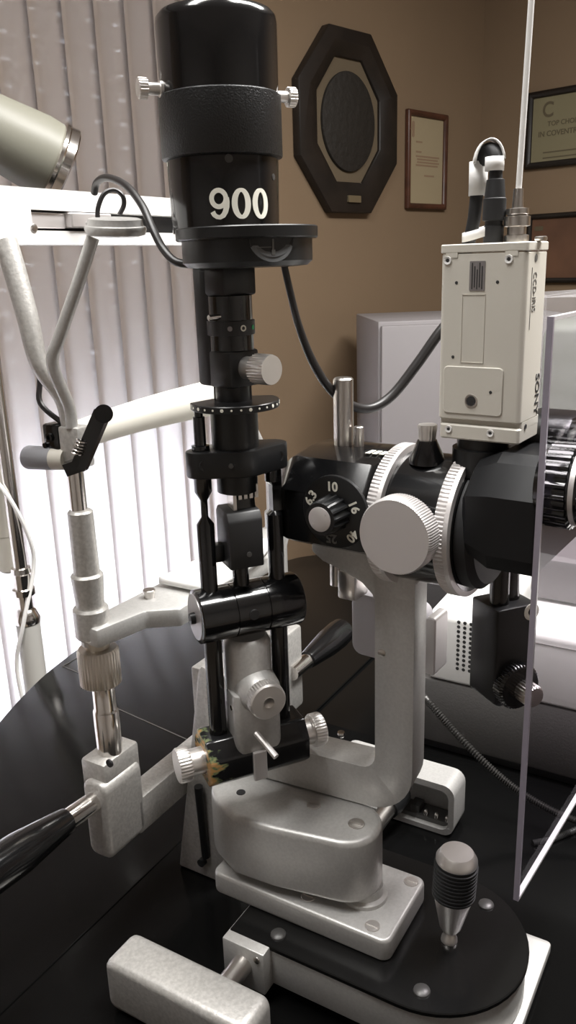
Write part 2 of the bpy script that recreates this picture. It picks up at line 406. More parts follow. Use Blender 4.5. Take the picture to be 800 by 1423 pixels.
r, fr, pp = picture('R', 'framed_certificate', 'framed pale green certificate with a dark emblem, upper one on the right wall', yr1, yr0, u_, t_, .019, M['wood'], mat('green_certificate_paper', (.19, .165, .095), .75))
ink2 = mat('certificate_ink', (.095, .075, .042), .8)
def rtext(bld, body, size, y, z, sx=1): bld.text(body, size, lambda X, Y, Z: WRF.p(y - X, .0064 + Z, z + Y), .0003, .015, sx)
b = B(); rtext(b, 'C', .062, yr0 - .070, t_ - .058, .9); rtext(b, 'TOP CHOICE', .020, yr0 - .130, t_ - .098); rtext(b, 'IN COVENTRY', .022, yr0 - .112, t_ - .126)
for k, z in enumerate((.178, .194, .208)):
    b.prism(WRF, [(yr1 + .05 + .01 * k, t_ - z - .004), (yr0 - .06, t_ - z - .004), (yr0 - .06, t_ - z), (yr1 + .05 + .01 * k, t_ - z)], .006, .0064, plane='XZ')
b.build('writing', ink2, r)
t_, u_ = wall_pt(740, 298, 'R').z, wall_pt(760, 393, 'R').z
r, fr, pp = picture('R', 'framed_award', 'framed reddish brown award plaque below the green certificate on the right wall', yr0 - .41, yr0 - .02, u_, t_, .016, M['wood'], mat('redwood_panel', (.115, .055, .030), .6, vary=(8, .2)), 'wall plaque')
b = B(); b.prism(WRF, rrect(yr0 - .075, yr0 - .045, t_ - .052, t_ - .038, .003), .006, .0068, plane='XZ'); b.build('emblem', ink2, r)

# ------------------------------------------------------------------ the table
J = AZ(617, 1303, .055); FB = Fr((J.x, J.y, 0), -31)     # frame of the instrument base: X toward the examiner, Y away
tp = [Vector(p) for p in [(-.36, .30), (-.40, .60), (-.405, .80), (-.391, .967), (-.376, 1.06), (-.355, 1.135), (-.315, 1.225), (-.22, 1.36), (-.11, 1.475), (-.01, 1.553), (.06, 1.585), (.3, 1.63), (.62, 1.60), (.80, 1.42), (.84, 1.0), (.80, .45), (.45, .18), (0, .12), (-.25, .17)]]
out = []
for i in range(len(tp)):
    p0, p1, p2, p3 = tp[i - 1], tp[i], tp[(i + 1) % len(tp)], tp[(i + 2) % len(tp)]
    for k in range(5):
        w = k / 5; out.append(.5 * ((2 * p1) + (p2 - p0) * w + (2 * p0 - 5 * p1 + 4 * p2 - p3) * w * w + (3 * p1 - p0 - 3 * p2 + p3) * w ** 3))
tb = thing('instrument_table', 'glossy black instrument table with rounded edge under the slit lamp', 'table', (.2, .9, -TZ))
b = B(); b.prism(WORLD, [(p.x, p.y) for p in out], -.032, 0, .003, 2, ang=50); b.build('table_top', M['tablemat'], tb)
b = B(); b.cyl((.2, .9, -.70), (.2, .9, -.032), .06); b.lathe((.2, .9, -.75), (0, 0, 1), [(0, .3), (.03, .3), (.05, .08), (.07, .06)], 48); b.build('pedestal', M['stand'], tb)
b = B(); b.box(FB, -.30, .36, -.36, .315, .0002, .0022, .0006, 1); b.box(FB, -.3006, -.2985, -.36, .60, .0002, .0032, .0006, 1); b.build('track_plate', M['tablemat'], tb)
b = B()
def groove(p, q, w=.0016):
    d = (Vector(q) - Vector(p)).normalized(); n = Vector((-d.y, d.x)) * w / 2; p = Vector(p); q = Vector(q)
    b.prism(WORLD, [tuple(p - n), tuple(q - n), tuple(q + n), tuple(p + n)], -.001, .0005)
groove((-.345, 1.125), (-.13, 1.50)); groove((-.265, 1.016), (-.10, .885)); groove((-.345, 1.125), (-.262, 1.06))
b.build('seam_trim', M['groove'], tb)
def screw(name, fr, x, y, z, r=.005, m=None, parent=None, slot=True, dome=.0012):
    b = B(); o = fr.p(x, y, z)
    b.lathe(o, (0, 0, 1), [(0, r), (.0006, r), (dome, r * .8), (dome + .0003, 0)] if dome > .0008 else [(0, r), (.0005, r * .95), (.0006, 0)], 20)
    if slot: b.box(fr, x - r * .75, x + r * .75, y - r * .12, y + r * .12, z + .0002, z + dome + .0005)
    return b.build(name, m or M['alu'], parent)
sc = screw('screw', FB, -.2445, .30, .0022, .0055, M['chrome'], tb, False, .003)

# ------------------------------------------------------------------ the slit lamp
SL = thing('slit_lamp', 'black and silver slit lamp biomicroscope on the glossy black table', 'slit lamp', (J.x, J.y, .0022))
# sliding base
plat = [(-.155, -.0735)] + circ(-.009, 0, .0735, -90, 90, 24) + [(-.155, .0735)]
pin = [(-.153, -.0715)] + circ(-.009, 0, .0715, -90, 90, 24) + [(-.153, .0715)]
b = B(); b.prism(FB, pin, .016, .050, .0015, 2, ang=40); b.box(FB, -.156, -.117, -.083, .06, .014, .0535, .0012)
base = b.build('sliding_base', M['hammer'], SL)
b = B(); b.prism(FB, plat, .050, .0545, .0008, 1, ang=40); top = b.build('top_plate', M['topplate'], base)
b = B(); b.prism(FB, rrect(-.15, .067, -.055, .079, .004), .006, .0145, .0015); b.build('base_plate', mat('matt_aluminium_plate', (.46, .45, .44), .5, .4), base)
for (x, y) in ((-.117, -.060), (.003, -.055), (.018, .050)):
    b = B(); o = FB.p(x, y, .0545); b.lathe(o, (0, 0, 1), [(0, .0065), (.0012, .0062), (.0026, .0045), (.003, 0)], 20); b.build('screw', M['grey_dark'], base)
b = B(); b.lathe(FB.p(-.123, -.0832, .047), -FB.Y, [(0, .003), (.0012, .0028), (.0016, 0)], 14); b.build('screw', M['chrome'], base)
# axle and rail covers
b = B(); b.cyl(FB.p(-.137, -.125, .036), FB.p(-.137, -.083, .036), .0085, ch=.0005); b.build('axle', M['steel'], SL)
b = B(); b.cyl(FB.p(-.115, .07, .036), FB.p(-.115, .195, .036), .0085); ax = b.build('axle', M['steel'], SL)
b = B(); b.lathe(FB.p(-.115, .150, .036), FB.Y, [(0, .011), (.012, .013), (.03, .013), (.035, .010)], 24); b.build('collar', M['satin'], ax)
b = B(); b.prism(FB, rrect(-.226, -.092, .006, .053, .009), -.146, -.110, .006, 3, plane='XZ'); b.build('rail_cover', M['hammer_coarse'], SL)
b = B(); t0 = rrect(-.19, -.055, .0035, .062, .012); t1 = rrect(-.184, -.061, .009, .055, .009)
def hollow(bld, fr, o_, i_, y0, y1):
    t = bmesh.new(); n = len(o_)
    A = [t.verts.new(fr.p(p[0], y0, p[1])) for p in o_]; Bv = [t.verts.new(fr.p(p[0], y1, p[1])) for p in o_]
    C = [t.verts.new(fr.p(p[0], y0, p[1])) for p in i_]; D = [t.verts.new(fr.p(p[0], y1 - .006, p[1])) for p in i_]
    for i in range(n):
        j = (i + 1) % n; t.faces.new((A[i], A[j], Bv[j], Bv[i])); t.faces.new((A[i], C[i], C[j], A[j])); t.faces.new((C[i], D[i], D[j], C[j]))
    t.faces.new(Bv); t.faces.new(D[::-1]); return bld._merge(t)
hollow(b, FB, t0, t1, .178, .212); rc = b.build('rail_cover', M['hammer'], SL)
b = B(); b.box(FB, -.12, -.063, .184, .205, .0092, .014); b.box(FB, -.105, -.095, .186, .2, .014, .022); b.build('inner_plate', M['grey_dark'], rc)
for k in range(3):
    b = B(); o = FB.p(-.088 + .0115 * k, .187, .014); b.lathe(o, (0, 0, 1), [(0, .0025), (.004, .0025), (.0065, .0012), (.007, 0)], 12); b.build('contact_pin', M['chrome'], rc)
# joystick
ja = Vector((.055, .015, .998)).normalized()
jo = FB.p(0.004, 0, .0545)
b = B(); b.lathe(jo, ja, [(0, .0065), (.003, .0062), (.006, .0045), (.008, .004), (.010, .0062)], 32)
b.lathe(jo, ja, [(.010, .0), (.0101, .0062), (.014, .0085), (.044, .0155), (.0445, .0)], 40); js = b.build('joystick', M['alu'], SL)
b = B(); pr = [(.0425, .0150)]
for k in range(9):
    z = .0435 + k * .0032; pr += [(z, .0165), (z + .0019, .0168), (z + .0022, .0156), (z + .003, .0156)]
pr += [(.074, .0162), (.0745, 0)]
b.lathe(jo, ja, pr, 40); b.build('grip', M['rubber'], js)
b = B(); b.lathe(jo, ja, [(.073, .0158), (.0765, .0158), (.0815, .0128), (.0822, .0122), (.0818, .0)], 40); b.build('cap', M['alu'], js)
# pivot plate and pivot arm
b = B(); b.prism(FB, rrect(-.192, -.028, -.0455, .034, .008), .0545, .0745, .003, 3, ang=60)
b.lathe(FB.p(-.066, -.007, .0745), (0, 0, 1), [(0, .019), (.003, .0185), (.005, .0155), (.012, .015)], 36); pp_ = b.build('pivot_plate', M['hammer'], SL)
for (x, y) in ((-.046, -.035), (-.038, .024), (-.105, -.031)): screw('screw', FB, x, y, .0745, .0062, M['alu'], pp_, True, .0007)
pa_pts = circ(-.081, -.008, .0285, -80, 80, 14) + [(-.12, .026), (-.16, .036)] + circ(-.173, -.004, .036, 92, 240, 14) + [(-.165, -.0475), (-.13, -.0455)]
b = B(); b.prism(FB, pa_pts, .083, .141, .005, 3, ang=60); pa = b.build('pivot_arm', M['hammer'], SL)
screw('screw', FB, -.072, -.009, .141, .0066, M['steel'], pa, True, .0009)
screw('screw', FB, -.113, -.004, .141, .0058, M['steel'], pa, True, .0009)
b = B(); b.lathe(FB.p(-.176, -.018, .141), (0, 0, 1), [(0, .004), (.0005, .0038), (.0006, 0)], 16); b.build('screw_hole', M['rubber'], pa)
# microscope arm
A0 = AD(548, 950, .568); FA = Fr((A0.x, A0.y, 0), -27); az0 = A0.z
ARMT = .030
arm = [(-.016, az0 + .092), (-.016, .178)] + circ(-.028, .190, .012, 0, -90, 5) + [(-.060, .178), (-.15, .176), (-.158, .170), (-.158, .150), (-.15, .1425), (-.02, .1425)] + circ(-.022, .1795, .037, -88, 0, 8) + [(.015, az0 + .092)]
b = B(); b.prism(FA, arm, 0, ARMT, .0035, 3, plane='XZ', ang=40); ma = b.build('microscope_arm', M['hammer'], SL)
b = B(); x, z = FA.px(530, 907, 0); b.lathe(FA.p(x, 0, z), -FA.Y, [(-.001, .0032), (.0006, .0032), (.001, .0025), (.0011, 0)], 16); b.build('screw', M['steel'], ma)
# microscope
M0 = AD(545, 712, .592); MAZ = -35; FM = Fr((M0.x, M0.y, M0.z), MAZ); eX, eY, eZ = FM.X, FM.Y, FM.Z
# cradle under the head
cr = [FA.px(x, y, -.0006) for x, y in ((430, 745), (430, 768), (446, 782), (474, 796), (500, 812), (514, 828), (522, 850), (526, 885), (570, 885), (573, 818), (592, 800), (592, 752))]
b = B(); b.prism(FA, cr, .0012, .032, .003, 2, plane='XZ', ang=25); b.build('cradle', M['hammer'], SL)
b = B(); b.cyl(FM.p(-.050, 0, -.068), FM.p(-.050, 0, -.045), .005); b.box(FM, -.042, -.026, -.012, .01, -.074, -.05, .002); b.build('clamp_screw', M['steel'], SL)
b = B(); xl, zl = FM.px(487, 840, .034); xr, zr = FM.px(590, 932, .034)
b.prism(FM, rrect(xl, xr, zr - .002, zl + .012, .010), .034, .050, .003, 2, plane='XZ'); rb = b.build('rear_housing', M['lav'], SL)
b = B(); b.box(FM, xl + .022, xl + .040, .038, .05, zr - .05, zr, .001); b.build('cable_guide', M['lav'], rb)
b = B(); b.prism(FM, rrect(.018, .027, zr + .004, zl + .01, .003), .022, .046, .001, 1, plane='XZ'); b.build('clip', M['alu_pale'], rb)
# objective head: octagonal body with a flat dial face
def octsec(s, yo=0, zo=0):
    return [(y * s + yo, z * s + zo) for y, z in ((-.050, -.0160), (-.050, .022), (-.034, .044), (-.012, .048), (.012, .048), (.034, .044), (.050, .022), (.050, -.022), (.034, -.036), (-.039, -.0215))]
b = B(); rings = []
for x, s in ((-.083, .70), (-.080, .76), (-.066, .97), (-.062, 1.0), (.000, 1.0), (.003, .98)):
    rings.append([FM.p(x, y, z) for y, z in octsec(s)])
b.loft(rings); b.lathe(FM.p(-.083, 0, 0), -eX, [(0, .033), (.004, .033), (.005, .028), (.0052, .0)], 40)
hd = b.build('microscope_head', M['gloss'], SL, smooth=28)
b = B()
for k in range(5):
    x = .002 + .0052 * (k % 7); b.box(FM, x - .034 + .02, x - .034 + .0235, -.020 + .0022 * k * .3, -.009, .0479, .0484)
b.build('engraved_marks', M['ink_white'], hd)
# mounting posts
b = B(); b.cyl(FM.p(-.0415, 0, .045), FM.p(-.0415, 0, .0985), .0075, ch=.0012); b.build('mounting_post', M['steel'], SL)
b = B(); b.cyl(FM.p(-.0285, 0, .045), FM.p(-.0285, 0, .063), .0038, ch=.0006); b.build('mounting_post', M['steel'], SL)
# magnification dial
dc = FM.p(-.0178, -.0505, .0118)
b = B(); b.lathe(dc, -eY, [(0, .0265), (.003, .0265), (.0036, .0255), (.0038, 0)], 56); dial = b.build('magnification_dial', M['satin'], SL)
for s_, nx, ny, rot, m_ in (('10', 461, 677, 2, 'ink_white'), ('16', 491, 705, -62, 'ink_white'), ('40', 489, 745, -128, 'ink_white'), ('25', 460, 748, 180, 'ink_grey'), ('6.3', 432, 692, 58, 'ink_white')):
    b = B(); nX, nZ = FM.px(nx, ny, -.0545); t = math.radians(rot); ca, sa = math.cos(t), math.sin(t)
    b.text(s_, .0092, lambda X, Y, Z: FM.p(nX + ca * X - sa * Y, -.0544 - Z, nZ + sa * X + ca * Y), .0002, .03); b.build('numeral', M[m_], dial)
b = B(); b.lathe(dc - eY * .0038, -eY, [(0, .0135), (.016, .0125), (.0185, .0115), (.0186, 0)], ribs=14, depth=.0016, ribrange=(0, 1)); dk = b.build('dial_knob', M['satin'], dial)
b = B(); b.lathe(dc - eY * .0222, -eY, [(0, .0088), (.0008, .0088), (.001, .0085), (.0011, 0)], 36)
for q in (-1, 1): b.lathe(dc - eY * .0232 + (eX * .005 + eZ * .004) * q, -eY, [(0, .0009), (.0003, 0)], 8)
b.build('knob_cap', M['alu_pale'], dial)
# barrel, knurled rings
b = B(); b.lathe(FM.p(.002, 0, .001), eX, [(0, .0475), (.052, .0475), (.0655, .0478), (.066, .040)], 64)
b.lathe(FM.p(.026, 0, .002), -eY, [(.03, .021), (.046, .021), (.0505, .019)], 40); brl = b.build('microscope_barrel', M['gloss'], SL)
b = B(); b.lathe(FM.p(.068, 0, .001), eX, [(0, .0445), (.008, .0445), (.0125, .040), (.013, .025)], 56); b.build('barrel_flange', M['rubber'], SL)
for x in (.0038, .0555):
    b = B(); b.lathe(FM.p(x, 0, .001), eX, [(0, .048), (.0006, .0515), (.0015, .052), (.0075, .052), (.0078, .0518), (.011, .0518), (.0116, .048)], ribs=110, depth=.0009, ribrange=(2, 3)); b.build('knurled_ring', M['alu_pale'], SL)
# big silver knob
kc = FM.p(.0395, -.050, .0085)
b = B(); b.lathe(kc, -eY, [(0, .012), (.008, .012), (.0085, .0245), (.010, .0262), (.022, .0262), (.0245, .025), (.0248, .0)], ribs=90, depth=.0005, ribrange=(3, 4)); kb = b.build('adjusting_knob', M['alu_pale'], SL)
# cone clamp knob
b = B(); co = FM.p(.033, -.012, .0445); b.lathe(co, (0, 0, 1), [(0, .0128), (.003, .0125), (.016, .0068), (.0165, 0)], 32); cn = b.build('clamp_knob', M['gloss'], SL)
b = B(); b.lathe(co, (0, 0, 1), [(.016, .0055), (.0165, .0058), (.026, .0068), (.027, .0064), (.0272, 0)], ribs=18, depth=.0004, ribrange=(1, 2)); b.build('cap', M['alu'], cn)
# prism housing and eyepieces
def hsec(s, zc=.024): # cross-section (Y, Z)
    return [(y * (.6 + .4 * s), zc + (z - zc) * s) for y, z in ((-.046, -.012), (-.050, -.002), (-.050, .021), (-.050, .037), (-.036, .056), (-.026, .061), (.026, .061), (.036, .056), (.050, .037), (.050, -.002), (.046, -.012))]
b = B(); rings = []
for x, s in ((.072, .52), (.0765, .80), (.0925, 1.0), (.1225, 1.0), (.124, .97)): rings.append([FM.p(x, y, z) for y, z in hsec(s)])
b.loft(rings); M['moulded'] = mat('black_moulded_plastic', (.011, .0112, .012), .38, spec=.25)
ph = b.build('prism_housing', M['moulded'], SL, smooth=20)
b = B(); b.prism(FM, [(.010, .04), (.010, .070), (.020, .078), (.050, .078), (.060, .068), (.060, .04)], .088, .123, .004, 2, plane='YZ'); b.build('tube_cover', M['satin'], SL)
for ye in (-.033, .035):
    b = B(); o = FM.p(.122, ye, .046)
    b.lathe(o, eX, [(0, .021), (.004, .0225), (.005, .0262), (.020, .0268), (.0215, .0235), (.026, .0235), (.027, .027), (.040, .0275), (.043, .026), (.055, .022), (.060, .016), (.0602, 0)], ribs=26, depth=.0011, ribrange=(2, 3, 6, 7)); ep = b.build('eyepiece', M['gloss'], SL)
    b = B(); b.lathe(o, eX, [(.0214, .0241), (.0245, .0241)], 40); b.build('scale_ring', M['alu_pale'], ep)
# hanging accessory box under the prism housing
PB = AD(692, 850, .565); FX = Fr((PB.x, PB.y, 0), 22); zt = PB.z
b = B(); b.prism(FX, [(0, zt - .078), (.006, zt - .082), (.034, zt - .076), (.037, zt - .070), (.037, zt), (0, zt)], 0, .034, .0022, 2, plane='XZ'); ab = b.build('video_adapter', M['satin'], SL)
b = B(); b.lathe(FX.p(.011, .014, zt), (0, 0, 1), [(0, .0075), (.018, .0075), (.03, .0075)], 24); b.lathe(FX.p(.024, .02, zt), (0, 0, 1), [(0, .0085), (.006, .008), (.030, .007)], 24); b.build('neck', M['gloss'], ab)
b = B(); xk, zk = FX.px(714, 950, 0); b.lathe(FX.p(xk, 0, zk), -FX.Y, [(-.002, .0185), (.006, .0185), (.008, .0165), (.0082, 0)], ribs=44, depth=.0006, ribrange=(0, 1)); b.build('dial_ring', M['gloss'], ab)
b = B(); b.lathe(FX.p(xk + .003, -.008, zk - .002), -FX.Y, [(0, .009), (.012, .0088), (.0135, .0075), (.0136, 0)], ribs=22, depth=.0007, ribrange=(0, 1)); b.build('knob', M['steel'], ab)
b = B(); xk, zk = FX.px(738, 850, 0); o = FX.p(xk, 0, zk); b.lathe(o, -FX.Y, [(0, .0068), (.0006, .0068), (.0007, .0045), (.0002, .004)], 32)
b.build('ring_mark', M['ink_white'], ab)
b = B(); b.lathe(o, -FX.Y, [(.0, .0030), (.0006, .0028), (.0007, 0)], 20); b.build('screw', M['charcoal'], ab)

# ---- illumination tower
T = (-.035, .58); FT = Fr((T[0], T[1], 0), 23); tX, tY = FT.X, FT.Y; UPV = Vector((0, 0, 1))
b = B(); b.prism(FT, [(-.021, .190), (-.021, .208), (-.012, .221), (.012, .221), (.021, .208), (.021, .190), (.012, .182), (-.012, .182)], -.041, .042, .0015, 2, plane='YZ', ang=25)
tb_ = b.build('tilt_block', M['worn'], SL)
att = tb_.data.attributes.new('wear', 'FLOAT', 'POINT'); bs = WLOC['tilt_block']
# finer mesh for the worn end
bm = bmesh.new(); bm.from_mesh(tb_.data); bmesh.ops.subdivide_edges(bm, edges=[e for e in bm.edges if e.calc_length() > .02], cuts=11, use_grid_fill=True); bm.to_mesh(tb_.data); bm.free()
att = tb_.data.attributes['wear']
for i, v in enumerate(tb_.data.vertices):
    w = v.co + bs; l = Vector((Vector((w.x, w.y, 0)).dot(RT), Vector((w.x, w.y, 0)).dot(FW), w.z - TZ)); x = FT.inv(l).x
    att.data[i].value = max(-.3, .36 - max(0, x + .041) * 20) - max(0, (FT.inv(l).z - .205)) * 10
for sgn in (-1, 1):
    b = B(); x0 = .041 if sgn > 0 else .041
    b.lathe(FT.p(sgn * x0, 0, .200), tX * sgn, [(0, .0105), (.011, .0105), (.0112, .013), (.0125, .0138), (.0195, .0138), (.021, .0128), (.0213, 0)], ribs=34, depth=.0006, ribrange=(3, 4)); b.build('tilt_knob', M['alu'], tb_)
b = B(); b.lathe(FT.p(0, 0, .20), UPV, [(.05, .0185), (.092, .0185), (.097, .0165), (.0985, .0145), (.0987, 0)], 40)
b.prism(FT, rrect(-.019, .019, -.0205, .018, .006), .204, .258, .002, 2, ang=50); b.lathe(FT.p(.002, -.008, .258), -tY, [(0, .018), (.012, .0165), (.018, .0135)], 36)
col = b.build('tower_column', M['hammer'], SL)
b = B(); b.lathe(FT.p(.0015, -.024, .2585), -tY, [(0, .0125), (.004, .0125), (.0042, .0142), (.009, .0146), (.013, .0142), (.0142, .013), (.0143, 0)], ribs=40, depth=.0006, ribrange=(2, 3)); kn = b.build('width_knob', M['alu'], col)
b = B(); b.lathe(FT.p(.0015, -.0383, .2585), -tY, [(0, .0042), (.0006, .0042), (.0001, .001), (.0001, 0)], 16); b.build('screw', M['steel'], col)
for x, z in ((-.0185, .246), (-.0185, .213)):
    b = B(); b.lathe(FT.p(x, -.012, z), -tX, [(-.001, .0025), (.001, .0022), (.0012, 0)], 12); b.build('set_screw', M['chrome'], col)
b = B(); b.tube([FT.p(-.003, -.020, .224), FT.p(.000, -.030, .220), FT.p(.004, -.042, .214)], .0025, 10, 4); b.build('lever', M['alu_pale'], col)
b = B(); b.box(FT, -.007, .004, -.0235, -.0205, .184, .209, .0006, 1); b.build('pointer_plate', M['alu_pale'], col)
for sgn in (-1, 1):
    b = B(); b.cyl(FT.p(.027 * sgn, .0, .215), FT.p(.027 * sgn, .0, .315), .0068); b.build('support_rod', M['gloss'], SL)
# cross cylinder
b = B(); b.lathe(FT.p(-.039, 0, .3205), tX, [(0, .019), (.001, .0205), (.0265, .0206), (.0268, .0198), (.0275, .0198), (.0278, .0206), (.052, .0206), (.0523, .0198), (.053, .0198), (.0533, .0206), (.080, .0205), (.0815, .0195), (.082, 0)], 48); cc = b.build('cross_cylinder', M['gloss'], SL)
b = B(); b.lathe(FT.p(-.0389, 0, .3205), -tX, [(0, .0175), (.0008, .0172), (.0009, 0)], 40); b.build('end_disc', M['foil'], cc)
b = B(); b.lathe(FT.p(-.0395, 0, .320), -tX, [(0, .0045), (.004, .0042), (.0042, 0)], 20); b.build('screw', M['satin'], cc)
b = B(); b.lathe(FT.p(.0, -.0203, .3225), -tY, [(-.001, .004), (.0007, .004), (.0008, 0)], 16); b.build('plug', M['charcoal'], cc)
# upper rods
b = B(); o = FT.p(-.027, 0, .33); b.lathe(o, UPV, [(0, .0064), (.061, .0064), (.0665, .0026), (.079, .0026), (.0855, .0064), (.119, .0064), (.1195, .0042), (.139, .0042), (.1395, .003), (.143, .003)], 24); b.build('support_rod', M['gloss'], SL)
b = B(); o = FT.p(.027, 0, .33); 
ringsR = []
for h, cut in ((0, 0), (.061, 0), (.0635, .004), (.083, .004), (.0865, 0), (.115, 0)):
    ring = []
    for i in range(24):
        th = 2 * math.pi * i / 24; yy = .0062 * math.sin(th); xx = .0062 * math.cos(th)
        ring.append(o + tX * max(xx, -.0062 + cut * 1.1) + tY * max(yy, -.0062 + cut) + UPV * h)
    ringsR.append(ring)
b.loft(ringsR); b.build('support_rod', M['gloss'], SL)
b = B(); b.lathe(FT.p(-.002, 0, .335), UPV, [(0, .0062), (.02, .0062), (.0205, .0058), (.022, .0062), (.028, .0062)], 28); b.build('prism_stem', M['gloss'], SL)
b = B(); b.prism(FT, [(-.018, .3585), (-.018, .3945), (-.014, .4005), (.006, .4025), (.010, .398), (.010, .3585)], -.0155, .0105, .0012, 2, plane='YZ'); pb_ = b.build('prism_box', M['charcoal'], SL)
b = B(); b.lathe(FT.p(-.001, -.018, .369), -tY, [(-.0005, .002), (.0005, .002), (.0006, 0)], 12); b.build('screw', M['grey_dark'], pb_)
b = B(); b.box(FT, -.0225, -.0155, -.006, .004, .362, .375, .001); b.build('catch', M['satin'], pb_)
b = B(); b.prism(FT, [(-.010, .399), (-.008, .408), (-.011, .4145), (.006, .4145), (.008, .407), (.007, .399)], -.007, .009, .001, 2, plane='YZ'); mf = b.build('mirror_holder', M['gloss'], SL)
b = B()
for k in range(5): b.box(FT, -.0085 + .0042 * k, -.0060 + .0042 * k, -.0105, .002, .4085 if k else .401, .4185)
b.build('mirror_edge', M['alu'], mf)
# lens tube and clamp bar
b = B(); b.lathe(FT.p(-.001, 0, .412), UPV, [(0, .0125), (.001, .0148), (.016, .0148), (.0165, .0168), (.066, .0168), (.0665, .012), (.078, .012)], 40); lt = b.build('lens_tube', M['satin'], SL)
b = B(); zc0, zc1 = .4265, .4455
outl = circ(.0275, 0, .0105, -75, 75, 8) + circ(0, 0, .0215, 55, 125, 8) + circ(-.0275, 0, .0105, 105, 255, 8) + circ(0, 0, .0215, 235, 305, 8)
b.prism(FT, outl, zc0, zc1, .0014, 2, ang=50); cl = b.build('clamp_bar', M['satin'], SL)
for x in (-.0275, .0275):
    b = B(); b.lathe(FT.p(x, -.0103, .4365), -tY, [(-.001, .0042), (.0004, .0042), (.0002, .003), (-.0006, .002), (-.0006, 0)], 18); b.build('screw', M['charcoal'], cl)
b = B(); b.lathe(FT.p(-.0115, -.0185, .436), -tY - tX * .55, [(-.002, .0018), (.0008, .0018), (.0009, 0)], 12); b.build('screw', M['grey_dark'], cl)
# protractor disc with white dots
hd_ = circ(0, 0, .0315, 170, 370, 40)
b = B(); b.prism(FT, hd_ + [(.012, .014), (-.012, .014)], .4735, .4785, .0005, 1, ang=50); sd = b.build('scale_disc', M['satin'], SL)
b = B()
for k in range(15):
    t = math.radians(180 + 180 * (k + .5) / 15); rr = .0013 if k % 3 == 1 else .0008; n = Vector((0, 0, 0)) + tX * math.cos(t) + tY * math.sin(t)
    b.lathe(FT.p(0, 0, .476) + n * .0313, n, [(0, rr), (.0004, rr * .9), (.0005, 0)], 10)
b.build('scale_dots', M['ink_white'], sd)
# casting that carries the lamp
FK = Fr((T[0], T[1], 0), 46)
b = B(); b.box(FK, -.0135, .0135, -.0125, .010, .4885, .5135, .0018); b.box(FK, -.0135, .0125, .006, .0225, .4885, .570, .003)
b.prism(FK, [(-.0135, -.010), (.0125, -.014), (.0125, .016), (-.0135, .016)], .5495, .571, .002); b.box(FK, -.009, .009, -.009, .012, .478, .490, .001)
cs = b.build('lamp_carrier', M['satin'], SL)
b = B(); b.lathe(FK.p(.001, -.012, .5015), -FK.Y, [(0, .0078), (.010, .0076)], 28); b.lathe(FK.p(.001, -.022, .5015), -FK.Y, [(0, .0095), (.0005, .0103), (.013, .0103), (.015, .0098), (.0152, 0)], ribs=30, depth=.0006, ribrange=(1, 2)); b.build('slit_knob', M['alu'], cs)
b = B(); b.lathe(FT.p(0, 0, .5135), UPV, [(0, .0152), (.036, .0152)], 40); fd = b.build('filter_drum', M['gloss'], SL)
b = B(); b.lathe(FT.p(0, 0, .5235), UPV, [(0, .0155), (.0004, .0165), (.0096, .0165), (.010, .0155)], 40); b.build('filter_ring', M['charcoal'], fd)
def on_ring(px_, r): # angle of a photo column on the drum, from the camera side
    xs_ = (px_ - 331.5) * .00049; return math.asin(max(-1, min(1, xs_ / r)))
vr = Vector((-T[0], -T[1], 0)).normalized(); vs_ = Vector((-vr.y, vr.x, 0)); vs_ = vs_ if vs_.x > 0 else -vs_
for px_, m_, kind_ in ((330, 'foil', 'dot'), (348.5, 'ink_white', 'ring'), (362, 'green', 'dot')):
    t = on_ring(px_, .0167); n = vr * math.cos(t) + vs_ * math.sin(t); o = Vector((T[0], T[1], .5285)) + n * .0163
    b = B()
    if kind_ == 'ring': b.lathe(o, n, [(0, .0021), (.0005, .0021), (.0006, .0013), (0, .0012)], 20)
    else: b.lathe(o, n, [(0, .0017), (.0005, .0016), (.0006, 0)], 16)
    b.build('filter_symbol', M[m_], fd)
b = B(); b.cyl(FT.p(-.010, -.009, .5365), FT.p(-.0195, -.011, .5362), .0019, ch=.0004); b.build('filter_lever', M['chrome'], fd)
# dish under the lamp
DC = Vector((T[0], T[1], 0)) + Vector((.014, -.012, 0))
b = B(); b.lathe(DC + UPV * .567, UPV, [(0, 0), (.0002, .030), (.001, .039), (.004, .0425), (.0175, .0425), (.0176, .0455), (.0185, .0462), (.0245, .0462), (.0252, .0455), (.0253, 0)], 64); ds = b.build('lamp_dish', M['wrinkle'] if False else M['satin'], SL)
dn = Vector((.46, -.89, 0)).normalized(); dsd = Vector((.89, .46, 0))
def wrapd(r, fwd, x, z): # wrap (x, z) on a vertical cylinder about DC
    t = x / r; return DC + (fwd * math.cos(t) + Vector((-fwd.y, fwd.x, 0)) * math.sin(t)) * r + UPV * z
def patch(bld, pts, r, fwd, thick):
    t = bmesh.new(); lo = [t.verts.new(wrapd(r, fwd, x, z)) for x, z in pts]; hi = [t.verts.new(wrapd(r + thick, fwd, x, z)) for x, z in pts]; n = len(pts)
    for i in range(n): t.faces.new((lo[i], lo[(i + 1) % n], hi[(i + 1) % n], hi[i]))
    t.faces.new(hi[::-1]); t.faces.new(lo); bmesh.ops.triangulate(t, faces=[f for f in t.faces if len(f.verts) > 4]); return bld._merge(t)
fwd = Vector((.40, -.917, 0)).normalized()
half = [(.0150 * math.cos(math.radians(a)), .5838 + .0135 * math.sin(math.radians(a))) for a in range(180, 361, 10)]
inn = [(.0135 * math.cos(math.radians(a)), .5838 + .0105 * math.sin(math.radians(a))) for a in range(360, 179, -10)]
b = B(); patch(b, [(-.0165, .5843)] + half + [(.0165, .5843)], .0424, fwd, .0004); b.build('window_recess', M['rubber'], ds)
b = B(); patch(b, half[2:-2] + inn[2:-2], .0427, fwd, .0006); b.build('scale_window', M['lens'], ds)
